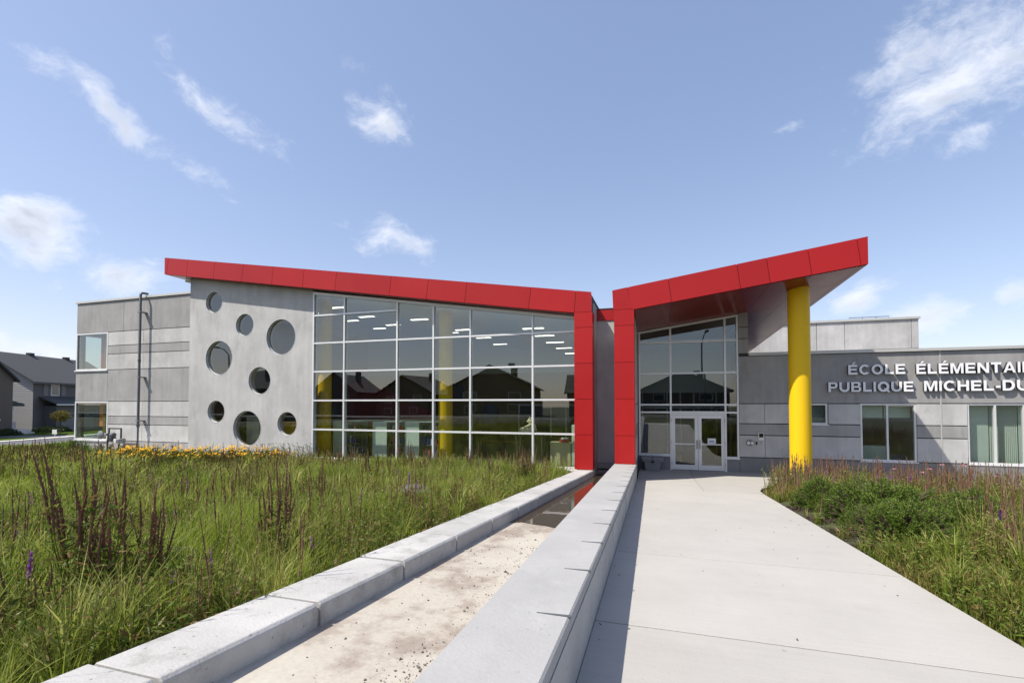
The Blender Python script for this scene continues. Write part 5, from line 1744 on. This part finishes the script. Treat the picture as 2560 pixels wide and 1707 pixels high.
blossom_bits('purple_blossoms', 'small purple blossoms dotted in the left meadow', 60, (-14, -3, 2.4, 13), left_in, 'petal_purple', .5, .9, 31, .5)
blossom_bits('purple_blossoms', 'purple blossoms among the russet spikes on the right', 330, (3.2, 12, 4, 13), right_tall, 'petal_purple', .55, .95, 32, .45, .065)
blossom_bits('pink_blossoms', 'pale pink smartweed blossoms along the curb', 40, (-8, -3, 2, 9), left_in, 'petal_pink', .3, .5, 33, .5, .04)

# ------------------------------------------------------------------ single plants
def loosestrife(seed, n, hmin, hmax, spread):
    global RNG
    keep = RNG; RNG = np.random.default_rng(seed)
    a = RNG.uniform(0, 2 * np.pi, n); r = spread * np.sqrt(RNG.random(n))
    A = np.stack([np.cos(a) * r * .35, np.sin(a) * r * .35, np.zeros(n)], 1)
    h = RNG.uniform(hmin, hmax, n)
    B = np.stack([np.cos(a) * r * 1.15, np.sin(a) * r * 1.15, h], 1) + RNG.normal(0, .02, (n, 3))
    M = A * .5 + B * .5 + np.stack([np.cos(a), np.sin(a), np.zeros(n)], 1) * .03
    st = joinm([sticks(A, M, np.full(n, .006), np.full(n, .004)), sticks(M, B, np.full(n, .004), np.full(n, .002))])
    per = 46
    q = RNG.uniform(.08, .72, (n, per))
    base = (A[:, None] * (1 - q[..., None]) + B[:, None] * q[..., None]).reshape(-1, 3)
    az = RNG.uniform(0, 2 * np.pi, n * per); el = RNG.uniform(.0, .9, n * per)
    D = np.stack([np.cos(az) * np.cos(el), np.sin(az) * np.cos(el), np.sin(el)], 1)
    ln = RNG.uniform(.05, .11, n * per)
    fo = joinm([leaves(base, D, ln, ln * RNG.uniform(.2, .3, n * per)), st])
    S = M * .9 + B * .1
    K = S * .5 + B * .5 + RNG.normal(0, .012, (n, 3)) * [1, 1, .2]
    B = B + RNG.normal(0, .022, (n, 3)) * [1, 1, .3]
    sp = joinm([spikes(S, K, RNG.uniform(.011, .016, n), 13, 5, .08), spikes(K, B, RNG.uniform(.011, .015, n), 14, 5)])
    # side spikes
    k = n // 2
    S2 = S[:k]; B2 = S2 + (B[:k] - S2) * .5 + RNG.normal(0, .05, (k, 3))
    sp = joinm([sp, spikes(S2, B2, np.full(k, .008), 14, 4)])
    RNG = keep
    return tri_mesh('foliage', *fo), tri_mesh('seed_spikes', *sp)


protos = [loosestrife(101, 20, .7, 1.36, .26), loosestrife(102, 13, .6, 1.15, .30), loosestrife(103, 10, .55, 1.05, .25), loosestrife(104, 14, .55, 1.25, .24), loosestrife(105, 7, .6, 1.1, .18)]


def place_loose(k, x, y, s, rz, label, group=None, mat='spike_maroon'):
    t = thing('loosestrife_plant', label, 'plant', (x, y, float(gz(x, y)) - .08), rz, group)
    t.scale = (s, s, s)
    for me, nm, mt in ((protos[k][0], 'foliage', 'forb_leaf'), (protos[k][1], 'seed_spikes', mat)):
        obj(nm, me, mt, t, keep=False)
    return t


place_loose(0, -4.60, 2.75, 1.14, .3, 'tall bushy loosestrife with many maroon spikes, nearest plant on the left')
place_loose(3, -4.36, 3.0, 1.0, 1.9, 'maroon loosestrife just right of the nearest tall clump')
place_loose(2, -4.35, 2.15, .85, 2.6, 'short thin loosestrife in front of the nearest tall clump')
place_loose(3, -4.05, 4.25, 1.12, .8, 'dark maroon loosestrife close to the curb in the middle of the meadow')
place_loose(4, -7.1, 4.3, 1.0, .2, 'faded loosestrife at the left, behind the nearest tall clump')
place_loose(2, -6.7, 4.0, .9, 1.2, 'small faded loosestrife beside the other faded one at the left')
place_loose(3, -5.55, 6.7, .9, 1.4, 'upright loosestrife behind the mid meadow clump')
G1 = 'loosestrife before the glass wall'
for k, (x, y) in enumerate([(-6.1, 11.5), (-5.0, 12.4), (-7.4, 12.9), (-4.1, 11.7), (-3.6, 13.4), (-8.6, 11.2), (-5.6, 14.0), (-4.6, 14.2), (-6.6, 13.4), (-8.0, 14.1), (-3.4, 12.2), (-6.9, 10.3), (-9.6, 13.0)]):
    place_loose(1 + k % 4, x, y, .98 + .06 * (k % 3), k * .9, 'russet loosestrife growing in front of the big glass wall', G1, 'spike_brown')
G2 = 'loosestrife right of the walkway'
for k, (x, y) in enumerate([(5.3, 8.4), (5.7, 7.9), (5.0, 7.2), (5.9, 7.0), (5.3, 6.3), (6.5, 8.9), (6.9, 7.7), (6.0, 9.8), (7.6, 9.4), (7.3, 6.6), (4.9, 5.6), (6.2, 6.0), (8.3, 8.3), (5.3, 10.6), (7.0, 11.0)]):
    place_loose(1 + k % 4, x, y, .66 + .06 * (k % 4), k * .7, 'russet loosestrife in the bed right of the walkway', G2, 'spike_brown')
place_loose(1, 4.75, 14.9, .72, 2, 'russet loosestrife at the foot of the yellow column', None, 'spike_brown')
place_loose(2, 3.75, 14.7, .75, .3, 'thin russet loosestrife left of the yellow column foot', None, 'spike_brown')


def purple_spike(x, y, h, label):
    t = thing('purple_spike', label, 'flower', (x, y, float(gz(x, y)) - .08))
    A = np.array([[0, 0, 0.]]); M = np.array([[.02, .01, h * .62]]); B = np.array([[.04, .015, h]])
    S = M * .65 + B * .35
    V = joinm([sticks(A, M, np.array([.005]), np.array([.004])), sticks(M, B, np.array([.004]), np.array([.002])), spikes(M, S, np.array([.011]), 14, 5)])
    obj('stem', tri_mesh('stem', *V), 'spike_maroon', t, keep=False)
    q = RNG.uniform(.35, 1, 90)
    base = M + (B - M) * q[:, None]
    D = RNG.normal(size=(90, 3)); D /= np.linalg.norm(D, axis=1)[:, None]
    obj('blossoms', tri_mesh('blossoms', *leaves(base, D, np.full(90, .022), np.full(90, .016))), 'petal_purple', t, keep=False)


purple_spike(-4.55, 2.30, .72, 'single bright purple flower spike low at the left')
purple_spike(-4.1, 7.2, .9, 'purple flower spike left of the half hidden boulder')
purple_spike(4.75, 7.5, .85, 'bright purple flower spike beside the pine shrubs')
purple_spike(4.45, 7.9, .7, 'short purple flower spike touching the front pine shrub')
purple_spike(6.3, 7.1, .9, 'purple flower spike at the far right of the bed')


def susan(seed):
    global RNG
    keep = RNG; RNG = np.random.default_rng(seed)
    n = 46
    x, y = RNG.normal(0, .36, n), RNG.normal(0, .24, n)
    h = RNG.uniform(.42, .72, n)
    A = np.stack([x * .6, y * .6, np.zeros(n)], 1); B = np.stack([x, y, h], 1)
    per = 12
    q = RNG.uniform(.1, .85, (n, per))
    base = (A[:, None] * (1 - q[..., None]) + B[:, None] * q[..., None]).reshape(-1, 3)
    az = RNG.uniform(0, 2 * np.pi, n * per); el = RNG.uniform(.0, .8, n * per)
    D = np.stack([np.cos(az) * np.cos(el), np.sin(az) * np.cos(el), np.sin(el)], 1)
    ln = RNG.uniform(.07, .13, n * per)
    fo = joinm([sticks(A, B, np.full(n, .005), np.full(n, .003)), leaves(base, D, ln, ln * .4)])
    pp = 11
    a = np.tile(np.arange(pp) * 2 * np.pi / pp, n) + np.repeat(RNG.uniform(0, 6, n), pp)
    tilt = RNG.normal(0, .35, (n, 2))
    nrm = np.stack([tilt[:, 0], tilt[:, 1] - .45, np.ones(n)], 1); nrm /= np.linalg.norm(nrm, axis=1)[:, None]
    e1 = np.cross(nrm, [[0, 1.0, .1]]); e1 /= np.linalg.norm(e1, axis=1)[:, None]
    e2 = np.cross(nrm, e1)
    R_ = lambda v: np.repeat(v, pp, 0)
    d = R_(e1) * np.cos(a)[:, None] + R_(e2) * np.sin(a)[:, None] - R_(nrm) * .22
    tng = -R_(e1) * np.sin(a)[:, None] + R_(e2) * np.cos(a)[:, None]
    C0 = R_(B)
    L = .047
    V = np.stack([C0, C0 + d * L * .55 - tng * .011, C0 + d * L, C0 + d * L * .55 + tng * .011], 1).reshape(-1, 3)
    o = (np.arange(n * pp) * 4)[:, None, None]
    T = (np.array([[0, 1, 2], [0, 2, 3]])[None] + o).reshape(-1, 3)
    cn = spikes(B - nrm * .004, B + nrm * .018, np.full(n, .014), 3, 6)
    RNG = keep
    return tri_mesh('foliage', *fo), tri_mesh('petals', V, T), tri_mesh('flower_centres', *cn)


sus = [susan(5), susan(6)]
G3 = 'black eyed susans along the concrete wall'
rs = random.Random(8)
for k in range(17):
    q = [0, .03, .07, .12, .17, .31, .35, .40, .45, .49, .53, .63, .67, .72, .85, .89, .99][k]
    x = -18.6 + q * 5.6 + rs.uniform(-.25, .25)
    y = 11.9 + q * 2.4 + rs.uniform(-.7, .7)
    lab = 'clump of black eyed susans with yellow flowers before the round windows'
    t = thing('black_eyed_susan', lab, 'flowers', (x, y, float(gz(x, y)) - .06), rs.uniform(-.6, .6), G3)
    sc1 = rs.uniform(.8, 1.2); t.scale = (sc1, sc1, sc1)
    for me, nm, mt in zip(sus[k % 2], ('foliage', 'petals', 'flower_centres'), ('forb_leaf', 'petal_yellow', 'cone_brown')):
        obj(nm, me, mt, t, keep=False)


def tuft(seed, n, h, w, spread, bend):
    global RNG
    keep = RNG; RNG = np.random.default_rng(seed)
    a = RNG.uniform(0, 2 * np.pi, n); r = spread * np.sqrt(RNG.random(n))
    P = np.stack([np.cos(a) * r, np.sin(a) * r, np.zeros(n)], 1)
    V, T = blades(P, h * RNG.uniform(.6, 1.1, n), np.full(n, w), RNG.uniform(.05, bend, n), a + np.pi / 2, a + RNG.normal(0, .5, n))
    RNG = keep
    return tri_mesh('blades', V, T)


sed = [tuft(41, 110, .62, .014, .16, .7), tuft(42, 90, .7, .013, .14, .6)]
G4 = 'sedge clumps in the meadow'
for k, (x, y, s) in enumerate([(-7.9, 5.2, 1.0), (-7.4, 5.7, 1.05), (-8.4, 5.9, .95), (-6.9, 6.3, .9), (-9.1, 5.3, 1.0), (-7.7, 6.6, .9), (-6.6, 5.6, .95), (-9.6, 6.4, .9), (-6.2, 7.2, 1.0), (-8.8, 7.0, .9)]):
    t = thing('sedge_clump', 'arching yellow green sedge clump in the middle of the meadow', 'plant', (x, y, float(gz(x, y)) - .07), k, G4)
    t.scale = (s, s, s)
    obj('blades', sed[k % 2], 'sedge_leaf', t, keep=False)
red_ = [tuft(51, 130, .95, .022, .3, .35), tuft(52, 120, .85, .02, .28, .4)]
G5 = 'reed clumps at the left corner'
for k, (x, y, s) in enumerate([(-24.3, 14.0, 1), (-23.3, 13.6, .9), (-25.2, 14.3, .95), (-22.4, 13.5, .85), (-26.2, 14.2, .9), (-24.0, 13.0, .8)]):
    t = thing('reed_clump', 'upright dark green reed clump below the corner window', 'plant', (x, y, float(gz(x, y)) - .07), k, G5)
    t.scale = (s, s, s)
    obj('blades', red_[k % 2], 'reed_leaf', t, keep=False)
# long strap leaves on the right
t = thing('strap_leaf_plant', 'tall pale strap leaves standing among the russet spikes', 'plant', (6.2, 7.9, float(gz(6.2, 7.9)) - .07))
obj('blades', tuft(61, 26, 1.05, .03, .1, .35), 'sedge_leaf', t, keep=False)


def nodding_grass():
    """drooping grass heads in front of the concrete wall"""
    n = 150
    x = RNG.uniform(-14.6, -12.0, n); y = RNG.uniform(13.6, 15.0, n)
    h = RNG.uniform(.55, .95, n)
    A = np.stack([x, y, gz(x, y) - .08], 1)
    lean = RNG.normal(-.10, .06, n)
    B = A + np.stack([lean * h, RNG.normal(0, .04, n), h], 1)
    C_ = B + np.stack([lean * .25 - .06, np.zeros(n), np.full(n, .04)], 1)
    V, T = joinm([sticks(A, B, np.full(n, .006), np.full(n, .004)), spikes(B, C_, np.full(n, .014), 6, 4)])
    tag(obj('nodding_grass', tri_mesh('nodding_grass', V, T), 'reed_leaf'), 'tall grasses with nodding heads before the concrete wall', 'grass', kind='stuff')


nodding_grass()


def pine(seed):
    global RNG
    keep = RNG; RNG = np.random.default_rng(seed)
    n = 760
    u = RNG.normal(size=(n, 3)); u[:, 2] = np.abs(u[:, 2]) + .05
    u /= np.linalg.norm(u, axis=1)[:, None]
    rad = np.array([.62, .55, .58])
    lump = .68 + .5 * vnoise(u[:, 0] * 3 + 9, u[:, 1] * 3 + u[:, 2] * 2 + 9, .7, seed)
    tip = u * rad * lump[:, None] * RNG.uniform(.8, 1.0, n)[:, None]
    root = tip * .25
    tw = sticks(root, tip, np.full(n, .007), np.full(n, .004))
    per = 34
    d = tip - root * .6; d[:, 2] += .25; d /= np.linalg.norm(d, axis=1)[:, None]
    base = np.repeat(tip, per, 0) - np.repeat(d, per, 0) * RNG.uniform(0, .10, n * per)[:, None]
    D = np.repeat(d, per, 0) * .7 + RNG.normal(0, .6, (n * per, 3)); D /= np.linalg.norm(D, axis=1)[:, None]
    L = RNG.uniform(.028, .048, n * per)
    nd = leaves(base, D, L, np.full(n * per, .0065))
    RNG = keep
    return tri_mesh('branches', *tw), tri_mesh('needles', *nd)


pn = [pine(71), pine(72)]
for k, (x, y, s, lab) in enumerate([(4.1, 10.3, 1.7, 'largest rounded mugo pine shrub at the edge of the walkway'), (3.6, 11.9, 1.25, 'dark mugo pine shrub behind the largest one, nearest the doors'), (3.8, 8.95, 1.25, 'low mugo pine shrub at the front of the three by the walkway'), (5.2, 9.9, 1.35, 'mugo pine shrub half hidden right of the largest one')]):
    t = thing('pine_shrub', lab, 'shrub', (x, y, float(gz(x, y)) - .07), k * 1.3)
    t.scale = (s, s, s * .95)
    obj('branches', pn[k % 2][0], 'bark', t, keep=False)
    obj('needles', pn[k % 2][1], 'pine_needle', t, keep=False)


def coneflower(x, y, h, lab, grp):
    t = thing('coneflower', lab, 'flower', (x, y, float(gz(x, y)) - .07), random.random(), grp)
    A = np.array([[0, 0, 0.]]); B = np.array([[.03, 0, h]])
    obj('stem', tri_mesh('stem', *sticks(A, B, np.array([.006]), np.array([.005]))), 'reed_leaf', t, keep=False)
    k = 12
    a = np.arange(k) * 2 * np.pi / k
    D = np.stack([np.cos(a) * .8, np.sin(a) * .8, np.full(k, -.55)], 1)
    D /= np.linalg.norm(D, axis=1)[:, None]
    obj('petals', tri_mesh('petals', *leaves(np.repeat(B, k, 0), D, np.full(k, .07), np.full(k, .025))), 'petal_pink', t, keep=False)
    obj('cone', tri_mesh('cone', *spikes(B - [[0, 0, .01]], B + [[0, 0, .035]], np.array([.026]), 4, 8)), 'cone_brown', t, keep=False)


random.seed(3)
for x, y, h in [(6.5, 13.9, .85), (6.85, 14.1, .95), (7.1, 13.8, .98), (7.35, 14.2, .92), (5.9, 14.2, .8), (7.7, 13.7, .75), (6.2, 13.6, .78), (8.0, 14.2, .7)]:
    coneflower(x, y, h, 'pink coneflower with drooping petals below the office window', 'coneflowers under the office window')


def boulder(x, y, sx, sy, sz, seed, lab):
    bm = bmesh.new(); bmesh.ops.create_icosphere(bm, subdivisions=4, radius=1)
    rr = np.random.default_rng(seed)
    dirs = rr.normal(size=(14, 3)); dirs /= np.linalg.norm(dirs, axis=1)[:, None]
    offs = rr.uniform(.62, .95, 14)
    for v in bm.verts:
        c = np.array(v.co)
        for d_, o_ in zip(dirs, offs):
            q = c @ d_
            if q > o_: c = c - d_ * (q - o_) * .9
        c *= 1 + .03 * math.sin(c[0] * 9 + seed) * math.cos(c[1] * 8)
        v.co = Vector((c[0] * sx, c[1] * sy, c[2] * sz))
    me = bpy.data.meshes.new('boulder'); bm.to_mesh(me); bm.free()
    for p in me.polygons: p.use_smooth = True
    o = obj('boulder', me, 'stone_boulder')
    o.location = (x, y, float(gz(x, y)) + sz * .22)
    tag(o, lab, 'boulder')


boulder(-4.95, 3.75, .42, .3, .32, 3, 'grey boulder half sunk in grass behind the nearest loosestrife')
boulder(-4.95, 9.0, .55, .36, .30, 5, 'grey boulder in the grass near the middle of the curb')


def young_tree():
    px, py, pz = -62.6, 34.4, -.75
    t = thing('young_tree', 'small young tree with yellowing leaves on the far lawn', 'tree', (px, py, pz)); t.scale = (.72, .72, .9)
    MB().tube([(0, 0, 0), (.03, 0, 1.2), (0, .02, 2.6)], [.05, .04, .02], 8).build('trunk', 'bark', t, keep=False)
    n = 1500
    u = RNG.normal(size=(n, 3)); u /= np.linalg.norm(u, axis=1)[:, None]
    P = u * (RNG.random(n) ** .4)[:, None] * np.array([1.15, 1.15, .72]) * (.7 + .5 * vnoise(u[:, 0] * 2 + 5, u[:, 2] * 2 + u[:, 1] + 5, .7, 2))[:, None] + np.array([0, 0, 2.15])
    D = RNG.normal(size=(n, 3)); D /= np.linalg.norm(D, axis=1)[:, None]
    obj('crown', tri_mesh('crown', *leaves(P, D, np.full(n, .17), np.full(n, .10))), 'tree_leaf', t, keep=False)


young_tree()


def house_shrubs():
    for k, (s, tt, w) in enumerate([(-45.6, 58.6, 1.4), (-45.4, 60.0, 1.2), (-45.3, 53.5, 1.3), (-45.3, 51.5, 1.2)]):
        x, y, _ = frame_pt(s, tt, 0)
        n = 900
        u = RNG.normal(size=(n, 3)); u[:, 2] = np.abs(u[:, 2]); u /= np.linalg.norm(u, axis=1)[:, None]
        P = u * (RNG.random(n) ** .3)[:, None] * np.array([w, w, .75])
        D = RNG.normal(size=(n, 3)); D /= np.linalg.norm(D, axis=1)[:, None]
        t = thing('foundation_shrub', 'dark clipped shrub against the far houses', 'shrub', (x, y, -.75), 0, 'shrubs along the far houses')
        MB().tube([(0, 0, 0), (0, 0, .4)], .05, 6).build('stem', 'bark', t, keep=False)
        obj('foliage', tri_mesh('foliage', *leaves(P, D, np.full(n, .16), np.full(n, .1))), 'dark_shrub', t, keep=False)


house_shrubs()


def small_stuff():
    # pebbles and grit on the runnel bed
    y = np.concatenate([RNG.normal(2.6, .35, 1700), RNG.normal(3.8, .25, 700), RNG.normal(5.0, .5, 900), RNG.uniform(1.5, 7, 500)])
    xr = -1.02 - .0105 * y
    off = np.concatenate([np.abs(RNG.normal(0, .22, 1700)), np.abs(RNG.normal(.05, .15, 700)), np.abs(RNG.normal(.05, .25, 900)), RNG.uniform(0, 1.2, 500)])
    x = xr - .02 - off
    ok = (x > -2.6 + .0545 * y) & (y > .5)
    x, y = x[ok], y[ok]; n = len(x)
    r = RNG.gamma(1.5, .0024, n) + .0014
    base = np.array([[1, 0, 0], [-1, 0, 0], [0, 1, 0], [0, -1, 0], [0, 0, 1], [0, 0, -1]], float)
    V = base[None] * r[:, None, None] * RNG.uniform(.6, 1.3, (n, 6, 1))
    V += np.stack([x, y, .94 - .05 * y + r * .3], 1)[:, None]
    f = np.array([[0, 2, 4], [2, 1, 4], [1, 3, 4], [3, 0, 4], [2, 0, 5], [1, 2, 5], [3, 1, 5], [0, 3, 5]])
    T = (f[None] + (np.arange(n) * 6)[:, None, None]).reshape(-1, 3)
    tag(obj('pebbles', tri_mesh('pebbles', V.reshape(-1, 3), T), 'pebble'), 'dark grit and pebbles washed onto the runnel bed', 'pebbles', kind='stuff')
    # twigs and leaf bits on the paving and the cap
    n = 90
    x = RNG.uniform(-.4, 2.7, n); y = RNG.uniform(1.5, 14, n) ** 1.0
    near_wall = RNG.random(n) < .35
    x[near_wall] = -.47 + np.abs(RNG.normal(0, .1, near_wall.sum()))
    P = np.stack([x, y, .85 - .05 * y + .006], 1)
    a = RNG.uniform(0, 6.28, n)
    D = np.stack([np.cos(a), np.sin(a), np.full(n, .08)], 1)
    V, T = leaves(P, D, RNG.uniform(.012, .05, n), RNG.uniform(.004, .012, n))
    tag(obj('leaf_litter', tri_mesh('leaf_litter', V, T), 'debris'), 'dark leaf bits and twigs on the pale walkway', 'litter', kind='stuff')
    # bark chips in the bare patches
    pts = []
    for mx, my, mr in MULCH + [(3.05, 10.2, .35), (2.98, 11.4, .3), (3.0, 9.0, .35), (3.05, 7.9, .3)]:
        k = 420
        pts.append(np.stack([RNG.normal(mx, mr * .6, k), RNG.normal(my, mr * .55, k)], 1))
    p = np.concatenate(pts)
    keep = ~((p[:, 0] > -.6) & (p[:, 0] < 2.77))
    p = p[keep]; n = len(p)
    P = np.stack([p[:, 0], p[:, 1], gz(p[:, 0], p[:, 1]) - .05 + RNG.uniform(0, .03, n)], 1)
    D = RNG.normal(size=(n, 3)); D[:, 2] *= .35; D /= np.linalg.norm(D, axis=1)[:, None]
    V, T = leaves(P, D, RNG.uniform(.03, .08, n), RNG.uniform(.012, .03, n))
    tag(obj('bark_mulch', tri_mesh('bark_mulch', V, T), 'mulch'), 'dark bark mulch showing in bare patches of the beds', 'mulch', kind='stuff')


small_stuff()
